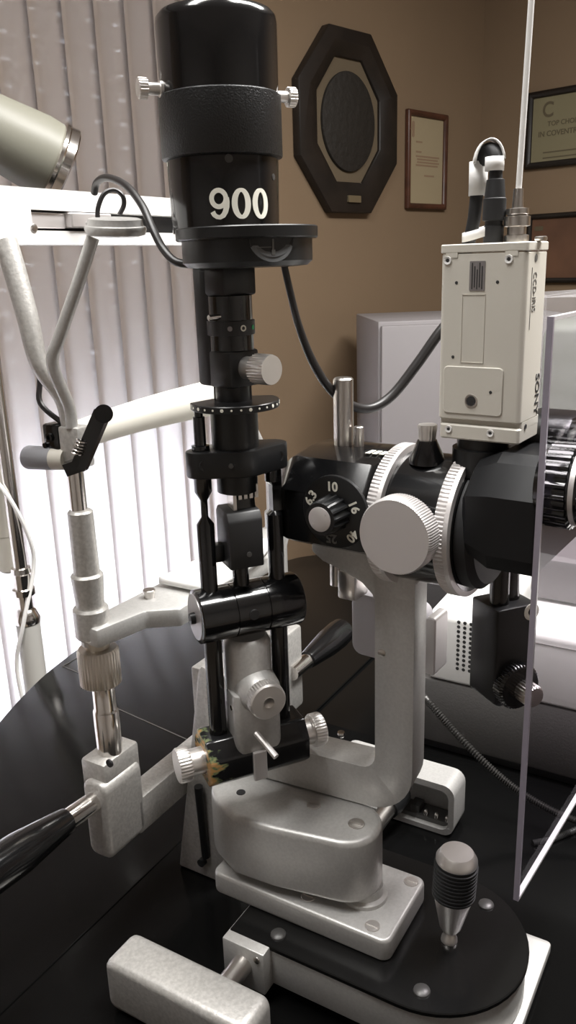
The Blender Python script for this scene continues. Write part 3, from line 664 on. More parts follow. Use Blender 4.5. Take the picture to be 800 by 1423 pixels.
b = B(); patch(b, [(-.0006, .576), (.0006, .576), (.0006, .5838), (-.0006, .5838)], .0427, fwd, .0003); patch(b, [(-.0012, .5745), (.0012, .5745), (.0012, .5775), (-.0012, .5775)], .0428, fwd, .0006); patch(b, [(-.010, .5788), (-.001, .5788), (-.001, .5793), (-.010, .5793)], .0427, fwd, .0003); b.build('scale_marks', M['ink_grey'], ds)
# lamp housing
TC = Vector((T[0], T[1], 0))
b = B(); b.lathe(TC + UPV * .590, UPV, [(0, .0352), (.047, .0362), (.048, .0358)], 64)
b.lathe(TC + UPV * .672, UPV, [(0, .0375), (.040, .0378), (.0435, .0372), (.046, .035), (.0468, .031), (.047, 0)], 64); lh = b.build('lamp_housing', M['gloss'], SL)
b = B(); b.lathe(TC + UPV * .6345, UPV, [(0, .0362), (.0004, .0386), (.001, .039), (.0365, .039), (.0372, .0382), (.0375, .0372)], 64); b.build('collar', M['wrinkle'], lh)
def wrapt(r, fwd, x, z, off=0):
    t = x / r; return TC + (fwd * math.cos(t) + Vector((-fwd.y, fwd.x, 0)) * math.sin(t)) * (r + off) + UPV * z
nf = (vr * math.cos(math.radians(17)) + vs_ * math.sin(math.radians(17))).normalized()
def stroke(path, w, closed):
    L_, R_ = [], []; n = len(path)
    for i in range(n):
        p = Vector(path[i]); a_ = Vector(path[(i - 1) % n] if closed else path[max(i - 1, 0)]); c_ = Vector(path[(i + 1) % n] if closed else path[min(i + 1, n - 1)])
        d = (c_ - a_).normalized(); nn = Vector((-d.y, d.x)); wi = w[i] if isinstance(w, list) else w
        L_.append(p + nn * wi / 2); R_.append(p - nn * wi / 2)
    return L_, R_
def glyph(bld, path, w, closed, ox, oz, hgt):
    L_, R_ = stroke(path, w, closed); t = bmesh.new(); f = lambda q, off: wrapt(.0357, nf, ox + q.x * hgt, oz + q.y * hgt, off)
    n = len(path); VL = [[t.verts.new(f(q, o_)) for q in L_] for o_ in (0, .0006)]; VR = [[t.verts.new(f(q, o_)) for q in R_] for o_ in (0, .0006)]
    for i in range(n if closed else n - 1):
        j = (i + 1) % n
        t.faces.new((VL[1][i], VL[1][j], VR[1][j], VR[1][i])); t.faces.new((VL[0][i], VL[0][j], VL[1][j], VL[1][i])); t.faces.new((VR[0][i], VR[0][j], VR[1][j], VR[1][i]))
    bld._merge(t)
zero = [(.228 * math.cos(2 * math.pi * k / 36), .415 * math.sin(2 * math.pi * k / 36)) for k in range(36)]
wz = [.115 + .075 * abs(math.cos(2 * math.pi * k / 36)) for k in range(36)]
bowl = [(-.01 + .23 * math.cos(2 * math.pi * k / 32), .165 + .25 * math.sin(2 * math.pi * k / 32)) for k in range(32)]
tail = [(.235, .19), (.245, .06), (.23, -.10), (.185, -.25), (.115, -.355), (.01, -.412), (-.10, -.39), (-.18, -.33), (-.225, -.235)]
b = B(); gz, gh_ = .6056, .0190
glyph(b, bowl, .15, True, -.0140, gz, gh_); glyph(b, tail, [.17, .18, .18, .17, .16, .14, .14, .15, .16], False, -.0140, gz, gh_)
glyph(b, zero, wz, True, -.0002, gz, gh_); glyph(b, zero, wz, True, .0134, gz, gh_)
b.build('number', M['ink_white'], lh)
for an, z, r_ in ((6, .6315, .0028), (62, .622, .0022)):
    t = math.radians(an); n = vr * math.cos(t) + vs_ * math.sin(t); b = B(); b.lathe(TC + n * .0352 + UPV * z, n, [(0, r_), (.0009, r_ * .9), (.001, 0)], 18); b.build('screw', M['grey_dark'], lh)
for sgn, z in ((-1, .6745), (1, .6735)):
    n = tX * sgn; b = B(); o = TC + n * .036 + UPV * z
    b.lathe(o, n, [(0, .005), (.003, .0048), (.0031, .0036), (.0105, .0036), (.0108, .0052), (.0112, .0062), (.016, .0062), (.0165, .0055), (.0166, 0)], ribs=20, depth=.0005, ribrange=(5, 6)); b.build('thumb_screw', M['alu'], lh)

# ------------------------------------------------------------------ chin rest
FC = Fr((-.159, .622, 0), -31); cX, cY = FC.X, FC.Y
CR = thing('chin_rest', 'silver chin and forehead rest frame with black grip handles, left of the slit lamp', 'chin rest', FC.p(.03, .08, .0))
b = B(); b.prism(FC, [(.003, .003), (.063, .003), (.063, .228), (.047, .232), (.043, .225)], .072, .092, .003, 2, plane='XZ', ang=25); b.box(FC, .028, .070, .082, .12, .10, .222, .002); sup = b.build('support_column', M['hammer_coarse'], CR)
b = B(); b.cyl(FC.p(.040, .070, .03), FC.p(.040, .066, .11), .004); b.lathe(FC.p(.035, .072, .022), -cY, [(0, .004), (.005, .004), (.0052, 0)], 12); b.build('cable_stub', M['satin'], sup)
# bracket
b = B(); b.box(FC, -.015, .012, -.021, .023, .146, .174, .003); b.prism(FC, rrect(-.011, .016, .084, .158, .009), -.026, .020, .004, 3, plane='XZ')
b.box(FC, -.008, .016, .010, .302, .086, .121, .003); b.box(FC, -.012, .018, .262, .302, .07, .172, .004); br = b.build('bracket', M['hammer_coarse'], CR)
b = B(); x, z = FC.px(152, 1061, -.0215); b.lathe(FC.p(x, -.0215, z), -cY, [(-.001, .0035), (.0005, .0035), (-.0002, .002), (-.0002, 0)], 14); b.build('screw', M['rubber'], br)
# grip handles
for nm, p, q in (('near', FC.p(0, -.020, .138), FC.p(-.001, -.19, .150)), ('far', FC.p(.018, .275, .122), FC.p(.018, .405, .122))):
    d = (q - p).normalized(); b = B(); L_ = (q - p).length; b.cyl(p, p + d * .06, .0088); gh = b.build('grip_handle', M['chrome'], CR)
    b = B(); b.lathe(p + d * .036, d, [(0, .0092), (.0005, .0105), (.004, .0112), (.05, .0165), (L_ - .055, .0175), (L_ - .040, .0165), (L_ - .0365, .0135), (L_ - .036, 0)], 36); b.build('grip', M['gloss'], gh)
# near post
def zN(y): return AD(100, y, .622).z
b = B(); b.lathe(FC.p(0, 0, .170), UPV, [(0, .0108), (.043, .0108), (.0435, .0105), (.0455, .0095), (.070, .0095)], 36); po = b.build('post', M['chrome'], CR)
b = B(); b.lathe(FC.p(-.002, 0, .238), UPV, [(0, .0150), (.001, .0172), (.030, .0172), (.0325, .0155), (.033, .010), (.052, .0098)], ribs=36, depth=.0006, ribrange=(1, 2)); b.build('height_nut', mat('brushed_nickel', (.62, .57, .50), .3, 1), CR)
b = B(); b.lathe(FC.p(-.005, 0, .274), UPV, [(0, .0105), (.02, .0105), (.06, .013), (.0615, .0118), (.062, .0105), (.113, .0100), (.1145, .0085), (.115, 0)], 36)
b.lathe(FC.p(-.005, 0, .280), UPV, [(0, .013), (.002, .0145), (.025, .0145), (.027, .013)], 36)
b.build('post_sleeve', M['hammer_coarse'], CR)
b = B(); b.cyl(FC.p(-.006, 0, .380), FC.p(-.006, 0, .430), .0066); b.build('post_tube', M['chrome'], CR)
# chin arm (plate that carries the cup)
b = B(); b.prism(FC, [(-.012, -.010), (.012, -.013), (.022, .035), (.046, .052), (.046, .20), (.012, .284), (-.012, .284), (-.008, .20), (-.010, .05)], .277, .294, .003, 2, ang=30)
ca_ = b.build('chin_arm', M['hammer'], CR)
b = B(); o = FC.p(.006, .060, .294); b.lathe(o, UPV, [(0, .0045), (.004, .0045), (.0045, .0055), (.007, .0055), (.0074, .005), (.0075, 0)], 20); b.build('paper_pin', M['steel'], ca_)
b = B(); o = FC.p(.0, .012, .294); b.lathe(o, UPV, [(0, .003), (.0006, .0028), (.0007, 0)], 14); b.build('screw', M['steel'], ca_)
rows = []; nU, nV = 14, 8
def cup(u, v, dz): # u along Y (-1..1), v along X
    x = .026 + v * .028; y = .137 + u * .054; z = .2965 + (.012 if u > 0 else .001) * abs(u) ** 2.0 - .003 * (1 - v * v) * (1 - abs(u)) + dz
    return FC.p(x, y, z)
b = B(); t = bmesh.new()
rows = [[cup(-1 + 2 * i / nU, -1 + 2 * j / nV, 0) for j in range(nV + 1)] for i in range(nU + 1)]
b.ribbon(rows); o = b.build('chin_cup', M['white'], CR); so = o.modifiers.new('thick', 'SOLIDIFY'); so.thickness = .006; so.offset = 1
# far post
b = B(); b.lathe(FC.p(.0, .284, .16), UPV, [(0, .0105), (.11, .0105), (.12, .013), (.15, .013), (.152, .0105), (.19, .010), (.191, .006)], 30); b.tube([FC.p(0, .284, .345), FC.p(-.002, .275, .365), FC.p(-.006, .240, .425), FC.p(-.008, .233, .45)], .0058, 14, 6); b.build('far_post', M['hammer'], CR)
# head clamp with folding lever and height marker
b = B(); b.box(FC, -.012, .0085, -.0075, .0085, .424, .456, .002); hc = b.build('head_clamp', M['hammer_coarse'], CR)
b = B(); b.box(FC, -.028, -.012, -.008, .008, .436, .457, .002); b.lathe(FC.p(-.020, -.008, .447), -cY, [(0, .0036), (.002, .0036), (.0022, .002), (.0005, .0015)], 14); b.lathe(FC.p(-.0255, -.008, .4405), -cY, [(0, .002), (.002, .002)], 10); b.build('black_block', M['gloss'], hc)
p = FC.p(-.009, -.004, .430); q = FC.p(-.046, -.010, .4295); d = (q - p).normalized(); L_ = (q - p).length
b = B(); b.lathe(p, d, [(.012, .0090), (L_ - .002, .0094), (L_, .0086), (L_ + .0002, .0075), (L_ - .004, .007), (L_ - .004, 0)], 32); mk = b.build('height_marker', M['grey_knob'], hc)
b = B(); b.lathe(p, d, [(0, .0082), (.010, .0088), (.0125, .0088)], 32); b.build('marker_ring', M['cream'], hc)
lv = [AD(x, y, .605) for x, y in ((92, 652), (112, 645), (120, 630), (143, 572))]
b = B()
def bar(bld, p, q, w, h, up=UPV, bev=.001):
    d = (q - p).normalized(); s_ = d.cross(Vector((.2, 1, .1))).normalized(); v_ = d.cross(s_)
    bld.loft([[p + s_ * w * a + v_ * h * c for a, c in ((-1, -1), (1, -1), (1, 1), (-1, 1))], [q + s_ * w * a + v_ * h * c for a, c in ((-1, -1), (1, -1), (1, 1), (-1, 1))]])
bar(b, lv[0], lv[1] + (lv[1] - lv[0]) * .25, .0048, .005); bar(b, lv[1] + (lv[1] - lv[3]) * .06, lv[3], .0055, .005)
b.cyl(AD(144, 575, .598), AD(144, 575, .612), .0068); lev = b.build('folding_lever', M['gloss'], CR)
b = B(); pts = []
for k in range(60):
    t = k / 59; c = lv[2].lerp(lv[3], -.02 + .36 * t) + Vector((-.006, -.004, .001)); d = (lv[3] - lv[2]).normalized(); _, u_, v_ = basis(d); th = t * 5 * 2 * math.pi; pts.append(c + (u_ * math.cos(th) + v_ * math.sin(th)) * .0042)
b.tube(pts, .0007, 6, 1); b.build('spring', M['chrome'], lev)
# head tubes
b = B(); P_ = [FC.p(-.006, 0, .445), FC.p(-.010, 0, .475), AD(55, 505, .626), AD(38, 440, .630), AD(20, 375, .636), AD(8, 335, .64)]
b.tube(P_, .0062, 16, 8, radii=[.0060, .0064, .0072, .0080, .0084, .0084]); b.build('head_tube', M['hammer_coarse'], CR)
b = B(); P_ = [FC.p(.0, -.004, .455), FC.p(-.001, -.004, .472), AD(73, 505, .613), AD(84, 465, .612), AD(108, 395, .612), AD(129, 330, .612)]
b.tube(P_, .0046, 14, 8); b.build('lamp_tube', M['hammer'], CR)
b = B(); b.tube([FC.p(-.013, 0, .457), AD(56, 560, .634), AD(54, 520, .640), AD(30, 450, .646), AD(20, 400, .648), AD(0, 350, .65)], .0022, 8, 6); b.build('wire', M['cable'], CR)
# fixation lamp disc
fo = AD(160, 316, .612)
b = B(); b.lathe(fo - UPV * .0055, Vector((.05, -.10, .99)), [(0, .017), (.001, .0205), (.0045, .0215), (.0062, .021), (.0068, .0195), (.0085, .019), (.011, .0185), (.0118, .016), (.0119, 0)], 40)
b.lathe(AD(133, 318, .612) - UPV * .0045, Vector((0, -.1, 1)), [(0, .006), (.009, .0065), (.0095, .005), (.0096, 0)], 20); fx = b.build('fixation_disc', M['hammer'], CR)
b = B(); b.tube([AD(136, 308, .612), AD(136, 290, .613), AD(144, 270, .615), (AD(158, 264, .617)), AD(170, 272, .619), AD(172, 285, .62), AD(166, 298, .618)], .0017, 8, 6); b.build('wire', M['cable'], fx)
# forehead band
rows = []
for i in range(25):
    s_ = i / 24; y = -.005 + .240 * s_; bow = .012 * math.sin(math.pi * s_); hw_ = .0108 + .0075 * s_
    zc = .4445 + .002 * s_
    rows.append([FC.p(-.012 - bow, y, zc - hw_), FC.p(-.012 - bow * 1.01, y, zc), FC.p(-.012 - bow, y, zc + hw_)])
b = B(); b.ribbon(rows); o = b.build('forehead_band', M['band'], CR); so = o.modifiers.new('thick', 'SOLIDIFY'); so.thickness = .002
# white cross bar with a slot
G0 = AD(0, 298, .64); FG = Fr((G0.x, G0.y, 0), 59)     # X runs along the bar, away from the camera
zb0, zb1 = G0.z - .021, G0.z + .020; zs0, zs1 = G0.z - .0105, G0.z + .0045
b = B()
for (x0, x1, z0, z1) in ((-.12, .25, zb0, zs0), (-.12, .25, zs1, zb1), (-.12, .030, zs0, zs1), (.225, .25, zs0, zs1)): b.box(FG, x0, x1, 0, .022, z0, z1)
cb = b.build('cross_bar', M['white_paint'], CR)
b = B(); b.box(FG, .030, .225, .012, .021, zs0, zs1); b.build('slot_lining', M['rubber'], cb)
b = B(); b.box(FG, .031, .068, .003, .011, zs0 + .002, zs1 - .0015, .0005, 1); b.box(FG, .068, .115, -.004, .011, zs0 + .0025, zs1 - .001, .001, 1); b.build('slider', M['alu_pale'], cb)
b = B(); x, z = FG.px(47, 317, 0); b.lathe(FG.p(x, 0, z), -FG.Y, [(0, .0034), (.0006, .0032), (.001, .002), (.0011, 0)], 16); b.box(FG, x - .003, x + .003, -.0013, -.0003, z - .0004, z + .0004); b.build('screw', M['steel'], cb)

# ------------------------------------------------------------------ video camera on the microscope
VC = thing('video_camera', 'cream boxy video camera standing upright on the microscope', 'video camera', FM.p(.073, -.006, .062))
cx0, cx1, cy0, cy1, cz0, cz1 = .046, .102, -.025, .0125, .066, .189
b = B(); b.prism(FM, rrect(cx0, cx1, cy0, cy1, .0035), cz0 + .0135, cz1 - .0057, .0006, 1, ang=60)
b.prism(FM, rrect(cx0, cx1, cy0 + .0035, cy1, .002), cz0 + .0085, cz0 + .0136); b.prism(FM, rrect(cx0 + .0015, cx1, cy0, cy1, .0025), cz0, cz0 + .010, .001, 1, ang=60)
vb_ = b.build('camera_body', M['cream'], VC)
b = B(); b.prism(FM, rrect(cx0 - .0003, cx1 + .0003, cy0 - .0004, cy1 + .0003, .002), cz1 - .0053, cz1, .0006, 1, ang=60)
for x in (cx0 + .0075, cx1 - .010): b.box(FM, x - .004, x + .004, cy0 - .0004, cy0 + .002, cz1 - .008, cz1 - .005)
b.build('rear_cover', M['cream'], VC)
def q(x, y): return FM.px(x, y, cy0)
b = B(); (x0, z1), (x1, z0) = q(617, 508), q(697, 578); b.prism(FM, rrect(x0, x1, z0 - .0005, z1, .003), cy0 - .0009, cy0 + .001, .0004, 1, plane='XZ', ang=60); b.build('tripod_plate', M['cream'], VC)
b = B(); (x0, z1), (x1, z0) = q(642, 409), q(671, 505)
for (a, b__, c, d) in ((x0, x0 + .0004, z0, z1), (x1 - .0004, x1, z0, z1), (x0, x1, z1 - .0004, z1), (x0, x1, z0, z0 + .0004)): b.box(FM, a, b__, cy0 - .0004, cy0 + .001, c, d)
b.build('panel_rib', M['cream'], VC)
b = B(); x, z = q(655, 557); b.lathe(FM.p(x, cy0 - .0009, z), -eY, [(0, .0045), (.0005, .0043), (.0006, .0034), (-.003, .003), (-.003, 0)], 24); ts = b.build('tripod_socket', M['steel'], VC)
b = B(); b.lathe(FM.p(x, cy0 - .0012, z), -eY, [(0, .0031), (.0003, .0030), (.0004, 0)], 20); b.build('socket_hole', M['ink'], ts)
b = B(); (x0, z1), (x1, z0) = q(653, 363), q(673, 404); b.prism(FM, rrect(x0, x1, z0, z1, .0005), cy0 - .0004, cy0 + .0002, plane='XZ'); lab = b.build('rating_label', M['foil'], VC)
b = B()
for k in range(5):
    xx = x0 + (x1 - x0) * (.18 + .16 * k); b.box(FM, xx - .0003, xx + .0003, cy0 - .0006, cy0 - .0003, z0 + .001 + .001 * (k % 2), z1 - .001 - .002 * ((k * 7) % 3))
b.build('label_print', M['ink'], lab)
for (x_, y_, r_) in ((622, 362, .0027), (707, 360, .0027), (623, 596, .0025), (681, 602, .0025)):
    x, z = q(x_, y_); b = B(); b.lathe(FM.p(x, cy0, z), -eY, [(0, r_), (.0009, r_ * .9), (.0006, r_ * .5), (.0001, r_ * .4), (.0001, 0)], 18); sc = b.build('screw_boss', M['white'], VC)
    b = B(); b.lathe(FM.p(x, cy0 - .0002, z), -eY, [(0, r_ * .42), (.0003, r_ * .4), (.0004, 0)], 12); b.build('screw', M['ink'], sc)
b = B()
for (x_, y_) in ((634, 393), (691, 392), (629, 496), (682, 545)):
    x, z = q(x_, y_); b.lathe(FM.p(x, cy0 - (.0009 if y_ > 500 else 0), z), -eY, [(-.0004, .0011), (.0002, .0010), (.0003, 0)], 12)
b.build('pin_holes', M['ink'], VC)
# lettering reads down the side face
def side(X, Y, Z, yc, zc): return FM.p(cx1 + Z + .0001, yc + Y, zc - X)
def qs(x, y): return FM.pxX(x, y, cx1)
(y0_, z0_), (y1_, z1_) = qs(735, 372), qs(727, 442)
b = B(); b.text('CCD-IRIS', .0085, lambda X, Y, Z: side(X, Y, Z, -.011, (z0_ + z1_) / 2), .0002, .0, (z0_ - z1_) / .0425 * 1.02); b.lathe(FM.p(cx1, -.0105, z0_ + .0055), eX, [(0, .0024), (.0003, .0023), (.0004, 0)], 14); b.box(FM, cx1, cx1 + .0003, -.0165, -.0162, z1_ - .008, z0_); b.build('model_lettering', mat('grey_print', (.14, .135, .125), .6), VC)
(y0_, z0_), (y1_, z1_) = qs(746, 518), qs(740, 578)
b = B(); b.text('SONY', .0098, lambda X, Y, Z: side(X, Y, Z, .0045, (z0_ + z1_) / 2), .0002, .012, (z0_ - z1_) / .0262 * .98, 1.0)
hz = z0_ - z1_; lw = hz / 4.0
b.build('maker_lettering', M['ink'], VC)
b = B(); b.lathe(FM.p(cx1, -.014, cz0 + .010), eX, [(0, .0018), (.0005, .0017), (.0002, .001), (.0002, 0)], 12); b.build('screw', M['ink'], VC)
b = B(); b.lathe(FM.p(.070, -.004, .040), (0, 0, 1), [(0, .020), (.018, .020), (.0185, .017), (.027, .017)], 36); b.build('lens_adapter', M['satin'], VC)
# connectors on top of the camera
b = B(); o = FM.p(.0875, -.006, cz1); b.lathe(o, UPV, [(0, .0075), (.004, .0075), (.0045, .0058), (.009, .0058), (.0095, .0080), (.015, .0080), (.0155, .0055), (.0165, .0068), (.0195, .0068), (.020, .0035), (.031, .003), (.0315, 0)], 32); b.box(FM, .1, .106, -.01, -.002, cz1, cz1 + .003, .001)
BN = thing('video_cable', 'thin white coaxial cable rising straight up from the cream camera', 'cable', o)
b.build('plug', M['steel'], BN)
b = B(); p1 = AD(720, 290, .602); o2 = o + UPV * .028; q1 = AD(733, -30, .602); q1 = o2 + Vector((0.003, 0, 0)) + UPV * (q1.z - o2.z)
b.cyl(o2, q1, .0018, seg=14); b.build('sheath', M['white'], BN)
PC = thing('power_plug_cable', 'thick black plug cable with white ties standing on top of the cream camera', 'cable', FM.p(.079, -.004, cz1))
po_ = FM.p(.0735, -.008, cz1)
b = B(); b.lathe(po_, UPV, [(0, .0062), (.010, .0062), (.0105, .0055), (.013, .0055), (.0135, .0072), (.026, .0070), (.0265, .0064), (.037, .0054), (.0375, .0042), (.045, .0038), (.0455, 0)], 28); b.build('plug', M['rubber'], PC)
b = B(); g0 = po_ + UPV * .043
b.tube([g0, g0 + Vector((-.0005, .001, .008)), g0 + Vector((-.003, .006, .012)), g0 + Vector((-.006, .011, .008)), g0 + Vector((-.0075, .014, -.005)), g0 + Vector((-.009, .017, -.030)), g0 + Vector((-.012, .025, -.048)), g0 + Vector((-.014, .05, -.062))], .0042, 14, 8); b.build('sheath', M['rubber'], PC)
def tie(rows):
    b = B(); b.ribbon(rows); o = b.build('cable_tie', M['white'], PC); so = o.modifiers.new('thick', 'SOLIDIFY'); so.thickness = .0008
def strap(pts, w=.004): tie([[Vector(p) - UPV * w, Vector(p) + UPV * w] for p in pts])
c0 = g0 + Vector((-.001, 0, .0)); strap([c0 + Vector((.0058 * math.cos(t), .0058 * math.sin(t), .003)) for t in [math.pi * 2 * k / 20 for k in range(21)]])
strap([g0 + Vector((-.0055 + .0115 * math.cos(t), .011 + .013 * math.sin(t), -.036 + .003 * math.cos(t))) for t in [math.pi * 2 * k / 24 for k in range(25)]], .0028)
strap([g0 + Vector((-.0075 + .0058 * math.cos(t), .014 + .0058 * math.sin(t), -.004)) for t in [math.pi * 2 * k / 20 for k in range(21)]], .010)
rows = []
for k in range(13):
    t = math.radians(10 + 165 * k / 12); c = g0 + Vector((-.0035, .006, .003)); rows.append([c + Vector((.0085 * math.cos(t), -.0055 - .004 * math.cos(t), .0150 * math.sin(t))), c + Vector((.0085 * math.cos(t), .0025 - .004 * math.cos(t), .0150 * math.sin(t)))])
tie(rows)

# ------------------------------------------------------------------ breath shield
S0 = AD(736, 850, .465); FS = Fr((S0.x, S0.y, 0), -36)    # Y runs along the sheet, away from the camera
zbt, ztp = S0.z - .2141, S0.z + .1758; Ys = .33; th_ = .0036
ycen = []
for ye in (-.033, .035):
    pnt = FM.p(.130, ye, .046); ycen.append((FS.inv(pnt).y, pnt.z))
SH = thing('breath_shield', 'clear rectangular acrylic breath shield hanging at the eyepieces, seen nearly edge-on', 'breath shield', FS.p(0, .16, zbt))
b = B(); t = bmesh.new(); rad = .0235
def sheet(x):
    edges = []; cols = []
    outer = [t.verts.new(FS.p(x, y, z)) for y, z in ((0.002, zbt + .002), (Ys - .002, zbt + .002), (Ys - .002, ztp - .002), (.002, ztp - .002))]
    loops = [outer]
    for (yc, zc) in ycen: loops.append([t.verts.new(FS.p(x, yc + rad * math.cos(2 * math.pi * k / 32), zc + rad * math.sin(2 * math.pi * k / 32))) for k in range(32)])
    for lp in loops:
        for i in range(len(lp)): edges.append(t.edges.new((lp[i], lp[(i + 1) % len(lp)])))
    bmesh.ops.triangle_fill(t, use_beauty=True, use_dissolve=False, edges=edges); return loops
la = sheet(0.0); lb_ = sheet(th_)
for a, c in zip(la[1:], lb_[1:]):
    for i in range(32): t.faces.new((a[i], a[(i + 1) % 32], c[(i + 1) % 32], c[i]))
b._merge(t); b.build('sheet', M['acrylic'], SH, smooth=20)
b = B(); b.box(FS, 0, th_, 0, .002, zbt, ztp); b.build('side_edge', M['acr_edge'], SH)
b = B(); b.box(FS, 0, th_, Ys - .002, Ys, zbt, ztp); b.build('side_edge', M['acr_edge'], SH)
b = B(); b.box(FS, 0, th_, .002, Ys - .002, zbt, zbt + .002); b.build('polished_edge', M['acr_edge2'], SH)
b = B(); b.box(FS, 0, th_, .002, Ys - .002, ztp - .002, ztp); b.build('polished_edge', M['acr_edge2'], SH)

# ------------------------------------------------------------------ equipment behind on the right
ST = thing('equipment_stand', 'low dark grey textured stand on the table behind the slit lamp', 'equipment stand', FB.p(.05, .42, 0))
b = B(); b.box(FB, -.155, .42, .322, .56, .012, .0955, .004); b.build('housing', M['stand'], ST)
b = B(); b.box(FB, -.15, .41, .33, .55, .0, .0125, .001); b.build('plinth', M['rubber'], ST)
MC = thing('vented_machine', 'white machine with a grid of round vent holes on the dark grey stand', 'medical device', FB.p(.05, .42, .0955))
prof = [(.322, .0965), (.322, .176), (.329, .183), (.52, .190), (.52, .0965)]
b = B(); b.prism(FB, prof, -.139, .36, .004, 3, plane='YZ', ang=25); mcb = b.build('housing', M['white_paint'], MC)
b = B()
for c in range(3):
    for r_ in range(11):
        x = -.1045 + c * .0072; z = .1745 - r_ * .0058
        b.lathe(FB.p(x, .322, z), -FB.Y, [(-.0004, .0020), (.0003, .0020), (.0004, 0)], 12)
b.build('vent_holes', M['ink'], mcb, kind=None)
b = B(); b.box(FB, -.0305, .36, .3212, .323, .168, .1684); b.build('seam', M['foil'], mcb)
GD = thing('grey_device', 'warm grey device with a white ring on top, behind the shield on the white machine', 'medical device', FB.p(.08, .45, .188))
b = B(); b.prism(FB, rrect(-.045, .17, .189, .238, .010), .395, .50, .003, 2, plane='XZ'); b.build('housing', M['device'], GD)
b = B(); b.lathe(FB.p(.035, .43, .238), UPV, [(0, .036), (.002, .036), (.004, .033), (.0042, .028), (.003, .027), (.003, 0)], 40); b.build('ring_dish', M['white'], GD)
b = B()
for z, w in ((.222, .011), (.211, .018)):
    for k in range(4): b.box(FB, .020 + k * w / 4, .020 + k * w / 4 + w / 6, .3944, .3952, z - .002, z + .002)
b.build('print', M['ink_white'], GD)
# pale cabinet near the corner
cb0 = AD(525, 447, 2.08); FQ = Fr((cb0.x, cb0.y, 0), 4)
CBN = thing('white_cabinet', 'tall pale lavender white cabinet on the floor near the room corner', 'cabinet', FQ.p(.25, .2, -TZ))
M['cabinet'] = mat('pale_lavender_cabinet_enamel', (.27, .25, .255), .5)
b = B(); b.box(FQ, 0, .50, 0, .34, .05 - TZ, cb0.z, .004); b.build('body', M['cabinet'], CBN)
b = B(); b.box(FQ, .02, .48, .03, .32, -TZ, .05 - TZ); b.build('plinth', M['charcoal'], CBN)
b = B(); b.box(FQ, .006, .494, -.018, -.001, .06 - TZ, cb0.z - .01, .003); dr = b.build('door', M['cabinet'], CBN)
b = B(); b.cyl(FQ.p(.45, -.035, cb0.z - .55), FQ.p(.45, -.035, cb0.z - .40), .006); b.cyl(FQ.p(.45, -.036, cb0.z - .53), FQ.p(.45, -.017, cb0.z - .53), .005); b.cyl(FQ.p(.45, -.036, cb0.z - .42), FQ.p(.45, -.017, cb0.z - .42), .005); b.build('handle', M['steel'], dr)
# pale green instrument under a clear dust cover
gp = AD(765, 440, 1.22); FD = Fr((gp.x, gp.y, 0), -20)
IN = thing('covered_instrument', 'pale green instrument behind the shield at the right edge', 'medical device', FD.p(.12, .1, 0))
b = B(); b.prism(FD, rrect(-.01, .30, .0, gp.z - .012, .02), .01, .24, .012, 3, plane='XZ'); b.build('housing', M['palegreen'], IN)
b = B(); z0 = gp.z - .165; b.prism(FD, rrect(-.0, .05, z0 - .012, z0, .005), .0065, .012, .002, 2, plane='XZ'); b.prism(FD, rrect(-.005, .075, z0 - .030, z0 - .016, .007), .006, .012, .003, 2, plane='XZ'); b.build('handle_rim', M['palegreen'], IN)
DCV = B(); rows = []; random.seed(3)
for k in range(19):
    z = gp.z + .028 - (gp.z + .02) * (k / 18) * .62; row = []
    for (x, y) in [(-.022, .25), (-.024, .17), (-.026, .08), (-.022, -.006), (.03, -.010), (.09, -.008), (.15, -.010), (.22, -.008), (.31, -.006), (.316, .1), (.316, .25)]:
        row.append(FD.p(x + random.uniform(-.006, .006), y + random.uniform(-.006, .002), z + random.uniform(-.008, .008) + (.012 * x / .3)))
    rows.append(row)
rt_ = [FD.p(.03 + .25 * (i / 10), .12 + .02 * math.sin(i), gp.z + .026 + random.uniform(-.008, .008)) for i in range(11)]
DCV.ribbon([rt_] + rows); o = DCV.build('dust_cover', M['film']); tag(o, 'crumpled clear plastic dust cover draped over the pale green instrument', 'dust cover')
# floor lamp at the left edge
LP = AD(44, 905, 1.2); FL = Fr((LP.x, LP.y, 0), 0)
FLM = thing('examination_lamp', 'grey green examination lamp head on a chrome floor pole at the left edge', 'floor lamp', FL.p(0, 0, -TZ))
zz = lambda y: AD(40, y, 1.2).z
b = B(); b.lathe(FL.p(0, 0, -TZ), UPV, [(0, .17), (.02, .17), (.035, .15), (.045, .03), (.05, .02)], 40); b.build('foot', M['charcoal'], FLM)
b = B(); b.cyl(FL.p(0, 0, -TZ + .04), FL.p(0, 0, zz(862)), .0185); b.build('lower_tube', mat('pale_grey_tube', (.50, .49, .46), .4), FLM)
b = B(); b.lathe(FL.p(0, 0, zz(864)), UPV, [(0, .0195), (.008, .0205), (.022, .014), (.024, .0115), (zz(826) - zz(864), .0115), (zz(825) - zz(864), .0175), (zz(817) - zz(864), .0175), (zz(816) - zz(864), .0135), (zz(797) - zz(864), .0135), (zz(795) - zz(864), .0155), (zz(788) - zz(864), .0145), (zz(787) - zz(864), .011)], 36); b.build('connector', M['chrome'], FLM)
b = B(); b.cyl(FL.p(0, 0, zz(800)), FL.p(0, 0, .62), .0105); b.build('pole', M['chrome'], FLM)
b = B(); b.lathe(FL.p(-.028, .03, zz(802)), UPV, [(0, .012), (.004, .016), (.06, .0165), (.061, .0175), (.21, .018), (.215, .012)], 30); b.build('counterweight', M['cream'], FLM)
b = B(); b.tube([FL.p(-.028, .0, zz(655)), FL.p(.004, -.016, zz(690)), FL.p(.021, -.006, zz(745)), FL.p(.020, .0, zz(790)), FL.p(.0, -.022, zz(860)), FL.p(-.02, -.02, zz(920)), FL.p(-.012, -.022, zz(1000))], .0032, 8, 6); b.build('cord', M['white'], FLM)
